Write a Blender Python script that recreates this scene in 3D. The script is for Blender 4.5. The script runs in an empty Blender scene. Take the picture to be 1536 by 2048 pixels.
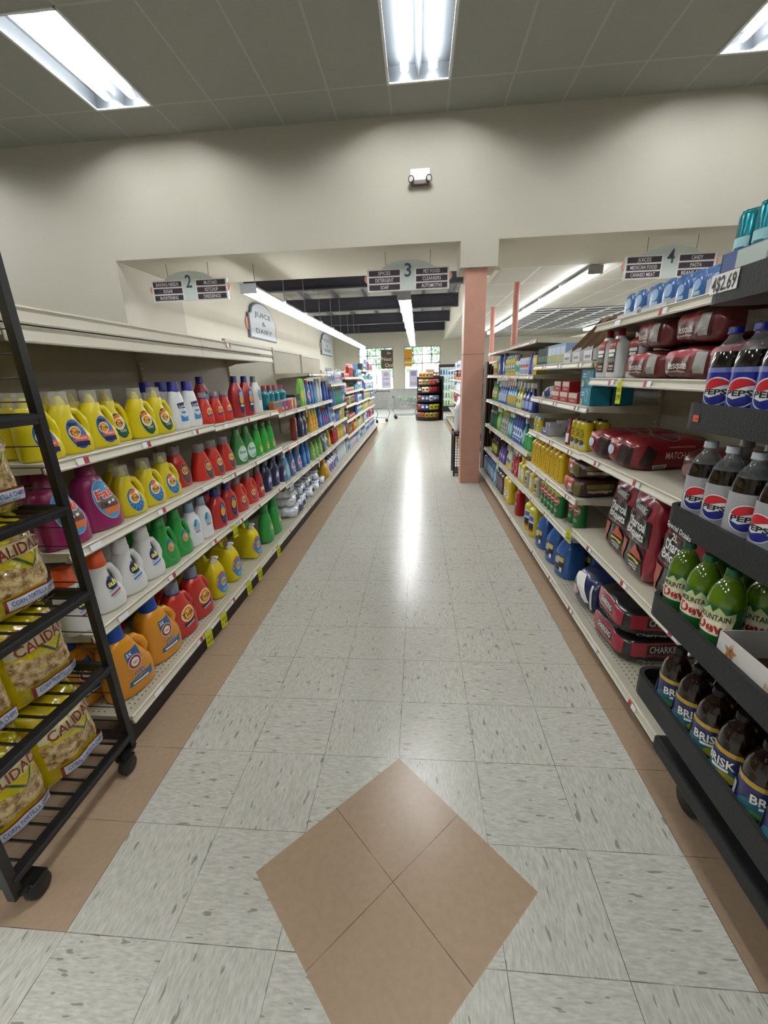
import bpy, bmesh, math, random
from mathutils import Vector, Matrix, noise
random.seed(7)
PI = math.pi
sc = bpy.context.scene
COL = sc.collection

# ---------------------------------------------------------------- camera
F = 829.16
PITCH, ROLL, YAW = 0.3160, -0.03104, 0.08816
cy_, sy_ = math.cos(YAW), math.sin(YAW)
fw = Vector((-sy_ * math.cos(PITCH), cy_ * math.cos(PITCH), -math.sin(PITCH)))
rt = Vector((cy_, sy_, 0.0)); up = rt.cross(fw)
r2 = rt * math.cos(ROLL) + up * math.sin(ROLL)
u2 = -rt * math.sin(ROLL) + up * math.cos(ROLL)
cam = bpy.data.cameras.new('camera')
cam.sensor_fit = 'VERTICAL'; cam.sensor_height = 24.0; cam.lens = 24.0 * F / 2048.0
cam.clip_start = 0.02; cam.clip_end = 200
camo = bpy.data.objects.new('camera', cam); COL.objects.link(camo)
camo.matrix_world = Matrix(((r2.x, u2.x, -fw.x, 0.0829), (r2.y, u2.y, -fw.y, -0.6680), (r2.z, u2.z, -fw.z, 1.4651), (0, 0, 0, 1)))
sc.camera = camo
# ---------------------------------------------------------------- view, world
sc.view_settings.view_transform = 'Standard'; sc.view_settings.look = 'None'
sc.view_settings.gamma = 1.0; sc.view_settings.use_curve_mapping = False
sc.view_settings.exposure = 0.2
sc.cycles.use_denoising = True
sc.cycles.max_bounces = 8; sc.cycles.diffuse_bounces = 5; sc.cycles.glossy_bounces = 3
sc.cycles.transparent_max_bounces = 10; sc.cycles.caustics_reflective = False; sc.cycles.caustics_refractive = False
sc.cycles.sample_clamp_indirect = 12.0
w = bpy.data.worlds.new('sky'); sc.world = w; w.use_nodes = True
w.node_tree.nodes['Background'].inputs[0].default_value = (0.76, 0.88, 1.0, 1)
w.node_tree.nodes['Background'].inputs[1].default_value = 15.0
TROFFER_E = 62.0      # emission of the tubes in the near room
STRIP_E = 24.0         # emission of the strip lights of the far room
WARM = (1.0, 0.97, 0.91)

# ---------------------------------------------------------------- materials
def lin(h):
    h = h.lstrip('#'); o = []
    for i in (0, 2, 4):
        c = int(h[i:i + 2], 16) / 255
        o.append(c / 12.92 if c <= .04045 else ((c + .055) / 1.055) ** 2.4)
    return (o[0], o[1], o[2], 1)
MC = {}
def mat(col, rough=.45, metal=0., alpha=1., emit=0., coat=0., vary=0., scale=60., bump=0.):
    k = (col, rough, metal, alpha, emit, coat, vary, scale, bump)
    if k in MC: return MC[k]
    m = bpy.data.materials.new('m_' + str(len(MC))); m.use_nodes = True
    nt = m.node_tree; b = nt.nodes['Principled BSDF']
    c = lin(col) if isinstance(col, str) else tuple(col) + (1,)
    b.inputs['Base Color'].default_value = c
    b.inputs['Roughness'].default_value = rough; b.inputs['Metallic'].default_value = metal
    b.inputs['Alpha'].default_value = alpha
    if coat: b.inputs['Coat Weight'].default_value = coat; b.inputs['Coat Roughness'].default_value = .12
    if emit:
        b.inputs['Emission Color'].default_value = c; b.inputs['Emission Strength'].default_value = emit
    if vary or bump:
        tc = nt.nodes.new('ShaderNodeTexCoord'); n = nt.nodes.new('ShaderNodeTexNoise')
        n.inputs['Scale'].default_value = scale; n.inputs['Detail'].default_value = 3
        nt.links.new(tc.outputs['Object'], n.inputs['Vector'])
        if vary:
            mr = nt.nodes.new('ShaderNodeMapRange'); mr.inputs[1].default_value = .3; mr.inputs[2].default_value = .7
            mr.inputs[3].default_value = 1 - vary; mr.inputs[4].default_value = 1 + vary * .4
            nt.links.new(n.outputs['Fac'], mr.inputs[0])
            mx = nt.nodes.new('ShaderNodeVectorMath'); mx.operation = 'SCALE'
            mx.inputs[0].default_value = c[:3]; nt.links.new(mr.outputs[0], mx.inputs[3])
            nt.links.new(mx.outputs[0], b.inputs['Base Color'])
        if bump:
            bp = nt.nodes.new('ShaderNodeBump'); bp.inputs['Strength'].default_value = bump; bp.inputs['Distance'].default_value = .004
            nt.links.new(n.outputs['Fac'], bp.inputs['Height']); nt.links.new(bp.outputs[0], b.inputs['Normal'])
    MC[k] = m
    return m
def glass():
    if 'glass' in MC: return MC['glass']
    m = bpy.data.materials.new('glass'); m.use_nodes = True; nt = m.node_tree; nt.nodes.clear()
    o = nt.nodes.new('ShaderNodeOutputMaterial'); t = nt.nodes.new('ShaderNodeBsdfTransparent'); g = nt.nodes.new('ShaderNodeBsdfGlossy')
    g.inputs['Roughness'].default_value = .03; t.inputs[0].default_value = (.95, .97, .97, 1)
    x = nt.nodes.new('ShaderNodeMixShader'); x.inputs[0].default_value = .07
    nt.links.new(t.outputs[0], x.inputs[1]); nt.links.new(g.outputs[0], x.inputs[2]); nt.links.new(x.outputs[0], o.inputs[0])
    MC['glass'] = m; return m
class NG:
    """tiny helper for node maths"""
    def __init__(s, name):
        s.m = bpy.data.materials.new(name); s.m.use_nodes = True; s.nt = s.m.node_tree; s.b = s.nt.nodes['Principled BSDF']
        tc = s.nt.nodes.new('ShaderNodeTexCoord'); sp = s.nt.nodes.new('ShaderNodeSeparateXYZ')
        s.nt.links.new(tc.outputs['Object'], sp.inputs[0]); s.x, s.y, s.z = sp.outputs[0], sp.outputs[1], sp.outputs[2]; s.co = tc.outputs['Object']
    def mth(s, op, a, b=None, c=None, clamp=False):
        n = s.nt.nodes.new('ShaderNodeMath'); n.operation = op; n.use_clamp = clamp
        for i, v in enumerate((a, b, c)):
            if v is None: continue
            if isinstance(v, (int, float)): n.inputs[i].default_value = v
            else: s.nt.links.new(v, n.inputs[i])
        return n.outputs[0]
    def vec(s, x, y, z=0.):
        n = s.nt.nodes.new('ShaderNodeCombineXYZ')
        for i, v in enumerate((x, y, z)):
            if isinstance(v, (int, float)): n.inputs[i].default_value = v
            else: s.nt.links.new(v, n.inputs[i])
        return n.outputs[0]
    def noise(s, v, scale, detail=2., rough=.5):
        n = s.nt.nodes.new('ShaderNodeTexNoise'); n.inputs['Scale'].default_value = scale; n.inputs['Detail'].default_value = detail
        n.inputs['Roughness'].default_value = rough; s.nt.links.new(v, n.inputs['Vector']); return n.outputs['Fac']
    def rng(s, v, a, b, c=0., d=1.):
        n = s.nt.nodes.new('ShaderNodeMapRange'); n.inputs[1].default_value = a; n.inputs[2].default_value = b
        n.inputs[3].default_value = c; n.inputs[4].default_value = d; s.nt.links.new(v, n.inputs[0]); return n.outputs[0]
    def mix(s, f, a, b):
        n = s.nt.nodes.new('ShaderNodeMix'); n.data_type = 'RGBA'
        if isinstance(f, (int, float)): n.inputs[0].default_value = f
        else: s.nt.links.new(f, n.inputs[0])
        for i, v in ((6, a), (7, b)):
            if isinstance(v, str): n.inputs[i].default_value = lin(v)
            else: s.nt.links.new(v, n.inputs[i])
        return n.outputs[2]
    def color(s, c): s.nt.links.new(c, s.b.inputs['Base Color'])
    def rough(s, v):
        if isinstance(v, (int, float)): s.b.inputs['Roughness'].default_value = v
        else: s.nt.links.new(v, s.b.inputs['Roughness'])
    def bump(s, h, strength, dist=.002):
        n = s.nt.nodes.new('ShaderNodeBump'); n.inputs['Strength'].default_value = strength; n.inputs['Distance'].default_value = dist
        s.nt.links.new(h, n.inputs['Height']); s.nt.links.new(n.outputs[0], s.b.inputs['Normal'])
    def line(s, v, period, half, off=0.):
        """1 near multiples of period"""
        f = s.mth('FRACT', s.mth('ADD', s.mth('DIVIDE', s.mth('SUBTRACT', v, off), period), .5))
        d = s.mth('ABSOLUTE', s.mth('SUBTRACT', f, .5))
        return s.mth('LESS_THAN', d, half / period)
T = .3048
def floor_material():
    g = NG('vinyl_tile')
    ix = g.mth('FLOOR', g.mth('DIVIDE', g.x, T)); iy = g.mth('FLOOR', g.mth('DIVIDE', g.y, T))
    par = g.mth('MODULO', g.mth('ABSOLUTE', g.mth('ADD', ix, iy)), 2.)
    sx = g.mth('ADD', g.mth('MULTIPLY', par, 118.), 36.); sy = g.mth('SUBTRACT', 154., g.mth('MULTIPLY', par, 118.))
    v = g.vec(g.mth('MULTIPLY', g.x, sx), g.mth('MULTIPLY', g.y, sy), g.mth('MULTIPLY', g.mth('ADD', ix, g.mth('MULTIPLY', iy, 7.)), 3.7))
    n1 = g.noise(v, 1., 2.); n2 = g.noise(v, .5, 1.); n3 = g.noise(g.co, 2.2, 3.)
    base = g.mix(g.rng(n1, .3, .7), '#b3b1a7', '#cfcdc4')
    base = g.mix(g.mth('MULTIPLY', g.rng(n2, .67, .725), .64, clamp=True), base, '#5d5850')
    base = g.mix(g.mth('MULTIPLY', g.rng(n3, .35, .75), .12), base, '#a39c8c')
    rb = g.noise(g.vec(g.mth('MULTIPLY', g.x, 45.), g.mth('MULTIPLY', g.y, 45.)), 1., 3.)
    brown = g.mix(rb, '#a08870', '#b09881')
    brown = g.mix(g.mth('MULTIPLY', g.rng(n3, .4, .8), .15), brown, '#957c65')
    dy = g.mth('SUBTRACT', g.y, .179)
    a = g.mth('ADD', g.x, dy); b = g.mth('SUBTRACT', g.x, dy)
    dia = g.mth('LESS_THAN', g.mth('ADD', g.mth('ABSOLUTE', g.x), g.mth('ABSOLUTE', dy)), T * 1.4142)
    s1 = g.mth('MULTIPLY', g.mth('GREATER_THAN', g.mth('ABSOLUTE', g.x), 3 * T), g.mth('GREATER_THAN', g.y, 0.))
    s1 = g.mth('MULTIPLY', s1, g.mth('LESS_THAN', g.mth('ABSOLUTE', g.x), 8 * T))
    s1 = g.mth('MULTIPLY', s1, g.mth('LESS_THAN', g.y, 13.2))
    br = g.mth('MAXIMUM', dia, s1)
    c = g.mix(br, base, brown)
    grid = g.mth('MAXIMUM', g.line(g.x, T, .0011), g.line(g.y, T, .0011))
    grid = g.mth('MULTIPLY', grid, g.mth('SUBTRACT', 1., dia))
    dg = g.mth('MULTIPLY', g.mth('MAXIMUM', g.mth('LESS_THAN', g.mth('ABSOLUTE', a), .0016), g.mth('LESS_THAN', g.mth('ABSOLUTE', b), .0016)), dia)
    grid = g.mth('MULTIPLY', g.mth('MAXIMUM', grid, dg), g.rng(g.noise(g.co, 9., 1.), .3, .6, .25, .85))
    g.color(g.mix(grid, c, '#4a4239'))
    g.rough(.25)
    g.b.inputs['Specular IOR Level'].default_value = .5
    return g.m
def ceiling_material(px=.6096, ox=-.2, py=1.2192, oy=4.52, base='#90908a', linec='#9c9c95'):
    g = NG('ceiling_tile')
    l = g.mth('MAXIMUM', g.line(g.x, px, .011, ox), g.line(g.y, py, .011, oy))
    n = g.noise(g.co, 180., 2.)
    c = g.mix(g.rng(n, .35, .65), base, base)
    c = g.mix(g.mth('MULTIPLY', g.rng(n, .58, .66), .35), c, '#55544e')
    c = g.mix(l, c, linec); g.color(c); g.rough(.85)
    g.bump(g.mth('ADD', g.mth('MULTIPLY', l, 2.5), n), .35, .004)
    return g.m
def plaster(col):
    g = NG('painted_plaster'); n = g.noise(g.co, 1.3, 3.)
    g.color(g.mix(g.mth('MULTIPLY', g.rng(n, .35, .75), .25), col, '#b9b19f')); g.rough(.75)
    g.bump(g.noise(g.co, 90., 2.), .12, .002); return g.m
def deck_material():
    g = NG('perforated_steel')
    u = g.mth('FRACT', g.mth('DIVIDE', g.x, .0254)); 
    v = g.mth('FRACT', g.mth('DIVIDE', g.y, .0254))
    d = g.mth('ADD', g.mth('POWER', g.mth('SUBTRACT', u, .5), 2.), g.mth('POWER', g.mth('SUBTRACT', v, .5), 2.))
    hole = g.mth('LESS_THAN', d, .022)
    row = g.mth('MODULO', g.mth('ABSOLUTE', g.mth('FLOOR', g.mth('DIVIDE', g.x, .0254))), 4.)
    hole = g.mth('MULTIPLY', hole, g.mth('LESS_THAN', row, 2.5))
    n = g.noise(g.co, 14., 3.)
    g.color(g.mix(hole, g.mix(n, '#aaa593', '#bdb8a7'), '#26241f')); g.rough(.45); return g.m
def chip_material():
    g = NG('corn_chips'); n = g.noise(g.co, 38., 3., .6); n2 = g.noise(g.co, 90., 2.)
    c = g.mix(g.rng(n, .38, .62), '#8a6432', '#dcc188'); c = g.mix(g.mth('MULTIPLY', g.rng(n2, .55, .7), .5), c, '#f0dfb4')
    g.color(c); g.rough(.18); g.b.inputs['Coat Weight'].default_value = .9
    g.bump(n, .6, .008); return g.m

CREAM = mat('#c2bdab', .42, vary=.05, scale=12); CREAMD = mat('#a9a391', .5, vary=.05, scale=9); DARKKICK = mat('#211c19', .6)
BLACK = mat('#111113', .38, vary=.2, scale=30); WHITE = mat('#e8e8e4', .4)
CLEAR = mat('#d6d6cc', .12, alpha=.32); CLEARD = mat('#9fa6ae', .12, alpha=.5)

# ---------------------------------------------------------------- mesh builder
class MB:
    def __init__(s): s.v = []; s.f = []; s.mi = []; s.mats = []; s.sm = []
    def midx(s, m):
        if m not in s.mats: s.mats.append(m)
        return s.mats.index(m)
    def add(s, vs, fs, m, smooth=False):
        o = len(s.v); s.v += [tuple(p) for p in vs]; k = s.midx(m)
        for f in fs: s.f.append([o + i for i in f]); s.mi.append(k); s.sm.append(smooth)
        return s
    def box(s, x0, x1, y0, y1, z0, z1, m):
        vs = [(x, y, z) for x in (x0, x1) for y in (y0, y1) for z in (z0, z1)]
        return s.add(vs, [(0, 1, 3, 2), (4, 6, 7, 5), (0, 4, 5, 1), (2, 3, 7, 6), (0, 2, 6, 4), (1, 5, 7, 3)], m)
    def rbox(s, x0, x1, y0, y1, z0, z1, m, r=.01):
        """box with chamfered edges"""
        b = bmesh.new(); bmesh.ops.create_cube(b, size=1)
        for q in b.verts: q.co = ((x0 + x1) / 2 + q.co.x * (x1 - x0), (y0 + y1) / 2 + q.co.y * (y1 - y0), (z0 + z1) / 2 + q.co.z * (z1 - z0))
        bmesh.ops.bevel(b, geom=b.edges[:], offset=r, segments=2, affect='EDGES', profile=.6)
        b.verts.index_update(); s.add([q.co[:] for q in b.verts], [[q.index for q in f.verts] for f in b.faces], m, False); b.free(); return s
    def tube(s, pts, r, m, seg=8, caps=True):
        pts = [Vector(p) for p in pts]; rs = r if isinstance(r, (list, tuple)) else [r] * len(pts)
        vs = []; prev = None
        for i, p in enumerate(pts):
            d = (pts[min(i + 1, len(pts) - 1)] - pts[max(i - 1, 0)]).normalized()
            if prev is None: a = d.orthogonal().normalized()
            else: a = (prev - d * prev.dot(d)).normalized()
            prev = a; b = d.cross(a)
            for k in range(seg):
                t = 2 * PI * k / seg; vs.append(p + (a * math.cos(t) + b * math.sin(t)) * rs[i])
        fs = [(i * seg + k, i * seg + (k + 1) % seg, (i + 1) * seg + (k + 1) % seg, (i + 1) * seg + k) for i in range(len(pts) - 1) for k in range(seg)]
        s.add(vs, fs, m, seg > 4)
        if caps: s.add(vs[:seg], [list(range(seg))[::-1]], m); s.add(vs[-seg:], [list(range(seg))], m)
        return s
    def lathe(s, prof, m, seg=20, cx=0., cy=0., closed=True):
        vs = []; n = len(prof)
        for r, z in prof:
            for k in range(seg):
                t = 2 * PI * k / seg; vs.append((cx + r * math.cos(t), cy + r * math.sin(t), z))
        fs = [(i * seg + k, i * seg + (k + 1) % seg, (i + 1) * seg + (k + 1) % seg, (i + 1) * seg + k) for i in range(n - 1) for k in range(seg)]
        s.add(vs, fs, m, True)
        if closed: s.add(vs[:seg], [list(range(seg))[::-1]], m); s.add(vs[-seg:], [list(range(seg))], m)
        return s
    def poly(s, pts, m): return s.add(pts, [list(range(len(pts)))], m)
    def prism(s, pts, axis, a, b, m):
        """extrude a 2-D outline; axis y: pts are (x,z)"""
        def P(p, t): return (p[0], t, p[1]) if axis == 'y' else ((t, p[0], p[1]) if axis == 'x' else (p[0], p[1], t))
        n = len(pts); vs = [P(p, a) for p in pts] + [P(p, b) for p in pts]
        fs = [(i, (i + 1) % n, n + (i + 1) % n, n + i) for i in range(n)] + [list(range(n))[::-1], list(range(n, 2 * n))]
        return s.add(vs, fs, m)
    def mesh(s, name):
        me = bpy.data.meshes.new(name); me.from_pydata(s.v, [], s.f)
        for m in s.mats: me.materials.append(m)
        me.polygons.foreach_set('material_index', s.mi); me.polygons.foreach_set('use_smooth', s.sm); me.update()
        b = bmesh.new(); b.from_mesh(me); bmesh.ops.recalc_face_normals(b, faces=b.faces[:]); b.to_mesh(me); b.free()
        return me
    def build(s, name, parent=None, loc=None):
        return obj(name, s.mesh(name), parent, loc)
def obj(name, me, parent=None, loc=None, rz=0.):
    o = bpy.data.objects.new(name, me); COL.objects.link(o)
    if parent: o.parent = parent
    if loc: o.location = loc
    if rz: o.rotation_euler = (0, 0, rz)
    return o
def empty(name, loc=(0, 0, 0), rz=0.):
    o = bpy.data.objects.new(name, None); COL.objects.link(o); o.location = loc; o.rotation_euler = (0, 0, rz); o.empty_display_size = .05
    return o
def tag(o, label, cat, group=None):
    o['label'] = label; o['category'] = cat
    if group: o['group'] = group
    return o
def struct(name, mb, parent=None):
    o = mb.build(name, parent)
    if not parent: o['kind'] = 'structure'
    return o

# ---------------------------------------------------------------- text and printed artwork
TX = {}
def text_tris(t, bold=.0):
    k = (t, bold)
    if k in TX: return TX[k]
    c = bpy.data.curves.new('txt', 'FONT'); c.body = t; c.size = 1.0; c.resolution_u = 2; c.offset = bold
    c.dimensions = '2D'; c.fill_mode = 'FRONT'
    o = bpy.data.objects.new('txt', c); COL.objects.link(o)
    dg = bpy.context.evaluated_depsgraph_get(); dg.update()
    me = bpy.data.meshes.new_from_object(o.evaluated_get(dg)); bpy.data.objects.remove(o); bpy.data.curves.remove(c)
    b = bmesh.new(); b.from_mesh(me); bpy.data.meshes.remove(me)
    bmesh.ops.remove_doubles(b, verts=b.verts[:], dist=1e-4)
    bmesh.ops.triangulate(b, faces=b.faces[:])
    long = [e for e in b.edges if e.calc_length() > .45]
    if long: bmesh.ops.subdivide_edges(b, edges=long, cuts=1, use_grid_fill=False); bmesh.ops.triangulate(b, faces=b.faces[:])
    b.verts.index_update()
    vs = [(q.co.x, q.co.y) for q in b.verts]; fs = [[q.index for q in f.verts] for f in b.faces]; b.free()
    xs = [p[0] for p in vs] or [0]; ys = [p[1] for p in vs] or [0]
    cx = (min(xs) + max(xs)) / 2; w_ = max(xs) - min(xs); h_ = .7
    y0 = 0 if not any(ch in t for ch in 'gjpqy') else 0
    TX[k] = ([(x - cx, y - .35) for x, y in vs], fs, w_); return TX[k]
def decal(mb, ops, fn, lift=.0006):
    """ops: printed shapes in surface coordinates (u to the reader's right, v up); fn(u,v,off) -> point"""
    off = lift
    for op in ops:
        k = op[0]; off += lift * .55
        if k == 'E':
            _, cu, cv, ru, rv, m = op[:6]; rot = op[6] if len(op) > 6 else 0.
            N, R = 28, 4; vs = [(0., 0.)] + [(r / R * math.cos(2 * PI * i / N), r / R * math.sin(2 * PI * i / N)) for r in range(1, R + 1) for i in range(N)]
            fs = [(0, 1 + i, 1 + (i + 1) % N) for i in range(N)]
            for r in range(R - 1):
                a = 1 + r * N; fs += [(a + i, a + N + i, a + N + (i + 1) % N, a + (i + 1) % N) for i in range(N)]
            c_, s_ = math.cos(rot), math.sin(rot)
            vs = [(cu + x * ru * c_ - y * rv * s_, cv + x * ru * s_ + y * rv * c_) for x, y in vs]
        elif k == 'R':
            _, cu, cv, hu, hv, m = op[:6]; rot = op[6] if len(op) > 6 else 0.; sk = op[7] if len(op) > 7 else 0.
            n = 8 if max(hu, hv) < .05 else 18; vs = []
            for i in range(n + 1):
                for j in range(n + 1):
                    x = (2 * i / n - 1) * hu; y = (2 * j / n - 1) * hv; x += sk * y
                    vs.append((cu + x * math.cos(rot) - y * math.sin(rot), cv + x * math.sin(rot) + y * math.cos(rot)))
            fs = [(i * (n + 1) + j, (i + 1) * (n + 1) + j, (i + 1) * (n + 1) + j + 1, i * (n + 1) + j + 1) for i in range(n) for j in range(n)]
        elif k == 'P':
            _, pts, m = op; b = bmesh.new(); q = [b.verts.new((x, y, 0)) for x, y in pts]; b.faces.new(q)
            bmesh.ops.triangulate(b, faces=b.faces[:])
            for _i in range(4 if max(p[0] for p in pts) - min(p[0] for p in pts) > .1 else 3): bmesh.ops.subdivide_edges(b, edges=b.edges[:], cuts=1, use_grid_fill=True)
            b.verts.index_update(); vs = [(q.co.x, q.co.y) for q in b.verts]; fs = [[q.index for q in f.verts] for f in b.faces]; b.free()
        elif k == 'T':
            _, t, cu, cv, size, m = op[:6]; wid = op[6] if len(op) > 6 else None; rot = op[7] if len(op) > 7 else 0.; bold = op[8] if len(op) > 8 else .02
            tv, fs, tw = text_tris(t, bold * .5); sy = size / .7; sx = sy if wid is None else wid / max(tw, 1e-3)
            c_, s_ = math.cos(rot), math.sin(rot)
            vs = [(cu + x * sx * c_ - y * sy * s_, cv + x * sx * s_ + y * sy * c_) for x, y in tv]
        mb.add([fn(u, v, off) for u, v in vs], fs, m)
    return mb
def flat(axis='x', at=0., cu=0., cv=0.):
    if axis == 'x': return lambda u, v, o: (at + o, cu + u, cv + v)
    if axis == '-x': return lambda u, v, o: (at - o, cu - u, cv + v)
    if axis == '-y': return lambda u, v, o: (cu + u, at - o, cv + v)
    if axis == 'y': return lambda u, v, o: (cu - u, at + o, cv + v)

# ---------------------------------------------------------------- container shapes
def catmull(P, t):
    for i in range(len(P) - 1):
        if P[i][0] <= t <= P[i + 1][0] or i == len(P) - 2:
            a, b = P[i], P[i + 1]; d = (b[0] - a[0]) or 1e-6; u = max(0., min(1., (t - a[0]) / d))
            p0 = P[max(i - 1, 0)]; p3 = P[min(i + 2, len(P) - 1)]; out = []
            for k in range(1, len(a)):
                m1 = (b[k] - p0[k]) / max(b[0] - p0[0], 1e-6) * d; m2 = (p3[k] - a[k]) / max(p3[0] - a[0], 1e-6) * d
                out.append((2 * u ** 3 - 3 * u * u + 1) * a[k] + (u ** 3 - 2 * u * u + u) * m1 + (-2 * u ** 3 + 3 * u * u) * b[k] + (u ** 3 - u * u) * m2)
            return out
class Shape:
    """ring-built body: profile rows (t, half width, centre shift, half depth), t = 0..1 of body height"""
    def __init__(s, prof, W, D, H, n=2.4):
        s.P = prof; s.W, s.D, s.H, s.n = W, D, H, n
    def at(s, z):
        w, c, d = catmull(s.P, max(0., min(1., z / s.H))); return max(w, .01) * s.W, c * s.W, max(d, .01) * s.D
    def fn(s, u, v, off):
        w, c, d = s.at(v); q = min(.999, abs((u - c) / w)); return (d * (1 - q ** s.n) ** (1 / s.n) + off, u, v)
    def mesh(s, mb, m, seg=26, rings=16):
        vs = []
        ts = sorted(set([i / rings for i in range(rings + 1)] + [p[0] for p in s.P]))
        for t in ts:
            w, c, d = s.at(t * s.H)
            for k in range(seg):
                a = 2 * PI * k / seg; ca, sa = math.cos(a), math.sin(a)
                vs.append((d * math.copysign(abs(ca) ** (2 / s.n), ca), c + w * math.copysign(abs(sa) ** (2 / s.n), sa), t * s.H))
        n = len(ts)
        fs = [(i * seg + k, i * seg + (k + 1) % seg, (i + 1) * seg + (k + 1) % seg, (i + 1) * seg + k) for i in range(n - 1) for k in range(seg)]
        mb.add(vs, fs, m, True); mb.add(vs[:seg], [list(range(seg))], m); mb.add(vs[-seg:], [list(range(seg))], m)
PROF = {
 'bottle': [(0, .44, 0, .44), (.03, .5, 0, .5), (.3, .5, 0, .5), (.6, .5, 0, .5), (.78, .44, 0, .44), (.92, .28, 0, .33), (1, .2, 0, .3)],
 'waist': [(0, .42, 0, .44), (.03, .48, 0, .48), (.25, .5, 0, .5), (.55, .42, 0, .45), (.75, .36, 0, .42), (.9, .3, 0, .36), (1, .24, 0, .32)],
 'drop': [(0, .44, 0, .42), (.03, .49, 0, .48), (.25, .5, 0, .5), (.55, .44, -.03, .47), (.78, .33, -.06, .42), (.92, .25, -.07, .36), (1, .22, -.07, .33)],
 'jug': [(0, .44, 0, .42), (.03, .49, 0, .48), (.28, .5, 0, .5), (.48, .43, -.06, .48), (.64, .34, -.13, .46), (.8, .27, -.17, .42), (.93, .23, -.12, .38), (1, .21, -.1, .34)],
 'big': [(0, .46, 0, .44), (.03, .5, 0, .5), (.4, .5, 0, .5), (.62, .42, -.07, .49), (.8, .35, -.12, .46), (.93, .3, -.12, .4), (1, .2, -.1, .32)],
 'gallon': [(0, .45, 0, .45), (.03, .5, 0, .5), (.5, .5, 0, .5), (.68, .44, 0, .44), (.85, .3, 0, .3), (.95, .18, 0, .18), (1, .15, 0, .15)],
 'flask': [(0, .46, 0, .45), (.03, .5, 0, .5), (.7, .5, 0, .5), (.84, .48, 0, .48), (.92, .3, 0, .3), (1, .2, 0, .28)],
 'spray': [(0, .44, 0, .44), (.03, .5, 0, .5), (.35, .5, 0, .5), (.6, .44, 0, .44), (.8, .25, 0, .28), (.9, .16, 0, .22), (1, .15, 0, .2)],
}
PROTO = {}
def proto(kind, name, cat, parts, D):
    """parts: [(part name, mesh)], the first is the thing's own body"""
    PROTO[kind] = (name, cat, parts, D)
def bottle(kind, name, cat, style, W, D, H, col, cap, caph, capr, ops=(), handle=None, n=2.4, rough=.32, clearcap=None, coly=None, spout=None, trigger=None, bodymat=None):
    bh = H - caph; s = Shape(PROF[style], W, D, bh, n); bm = bodymat or mat(col, rough, coat=.3)
    b = MB(); s.mesh(b, bm); parts = [(name, b.mesh(name))]
    _, c, _ = s.at(bh)
    if handle:
        h0, h1 = handle
        hb = MB(); P = []
        w1, c1, _ = s.at(bh * h0); w0, c0, _ = s.at(bh * h1)
        pts = [(c0 + w0 * .55, bh * h1), (W * .26, bh * (h1 * .93 + h0 * .07)), (W * .40, bh * (h1 * .6 + h0 * .4)), (W * .455, bh * (h1 * .3 + h0 * .7)), (c1 + w1 * .86, bh * h0)]
        hb.tube([(0, p[0], p[1]) for p in pts], [D * .17] * 5, bm, 8); parts.append(('handle', hb.mesh('handle')))
    cb = MB()
    if clearcap:
        cb.lathe([(capr * .98, bh - .004), (capr, bh + .006), (capr * .96, H - .002), (capr * .9, H)], clearcap, 20, 0, c)
        ib = MB(); ib.lathe([(capr * .62, bh - .006), (capr * .55, bh + caph * .3), (capr * .3, bh + caph * .66), (capr * .22, bh + caph * .68)], mat(spout or col, .4), 14, 0, c)
        parts.append(('cap', cb.mesh('cap'))); parts.append(('spout', ib.mesh('spout')))
        if coly:
            k = MB(); k.lathe([(capr * 1.06, bh - .008), (capr * 1.06, bh + .006)], mat(coly, .4), 20, 0, c); parts.append(('collar', k.mesh('collar')))
    elif trigger:
        cb.lathe([(.014, bh - .002), (.014, bh + caph * .3), (.009, bh + caph * .36)], mat(cap, .4), 12, 0, c)
        cb.rbox(-.016, .03, c - .011, c + .011, bh + caph * .36, H, mat(trigger, .4), .004)
        cb.tube([(.022, c, bh + caph * .45), (.034, c, bh + caph * .2), (.03, c, bh - caph * .05)], .0045, mat(trigger, .4), 6)
        parts.append(('trigger', cb.mesh('trigger')))
    elif cap:
        cb.lathe([(capr, bh - .003), (capr, bh + caph * .3), (capr * .94, bh + caph * .34), (capr * .9, H - .003), (capr * .84, H)], mat(cap, .4), 18, 0, c)
        parts.append(('cap', cb.mesh('cap')))
    if ops:
        lb = MB(); decal(lb, ops, s.fn); parts.append(('label', lb.mesh('label')))
    proto(kind, name, cat, parts, D); return s
THINGS = []
def place(kind, x, y, z, side='L', look='', shelf='', rz=0., sc_=1., group=None, full=None, tilt=0., fix=None):
    name, cat, parts, D = PROTO[kind]
    base = 0. if side == 'L' else (PI if side == 'R' else -PI / 2)
    root = obj(name, parts[0][1], None, (x, y, z), base + rz)
    if tilt: root.rotation_euler = (tilt, 0, base + rz)
    if sc_ != 1.: root.scale = (sc_,) * 3
    for pn, me in parts[1:]: obj(pn, me, root)
    root['category'] = cat
    THINGS.append((root, look, shelf, y, full, group)); return root
ORD = 'first second third fourth fifth sixth seventh eighth ninth tenth eleventh twelfth thirteenth fourteenth fifteenth sixteenth seventeenth eighteenth nineteenth twentieth'.split()
def ordinal(i):
    return ORD[i] if i < 20 else '%dth' % (i + 1)
def finish_labels():
    d = {}
    for r in THINGS: d.setdefault((r[1], r[2]), []).append(r)
    for (look, shelf), L in d.items():
        L.sort(key=lambda r: r[3])
        for i, r in enumerate(L):
            if r[4]: r[0]['label'] = r[4]
            elif len(L) == 1: r[0]['label'] = '%s on the %s' % (look, shelf)
            else: r[0]['label'] = '%s, %s from near end, %s' % (look, ordinal(i), shelf)
            if len(L) > 1: r[0]['group'] = r[5] or ('%s, %s' % (look, shelf))
            elif r[5]: r[0]['group'] = r[5]

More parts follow.
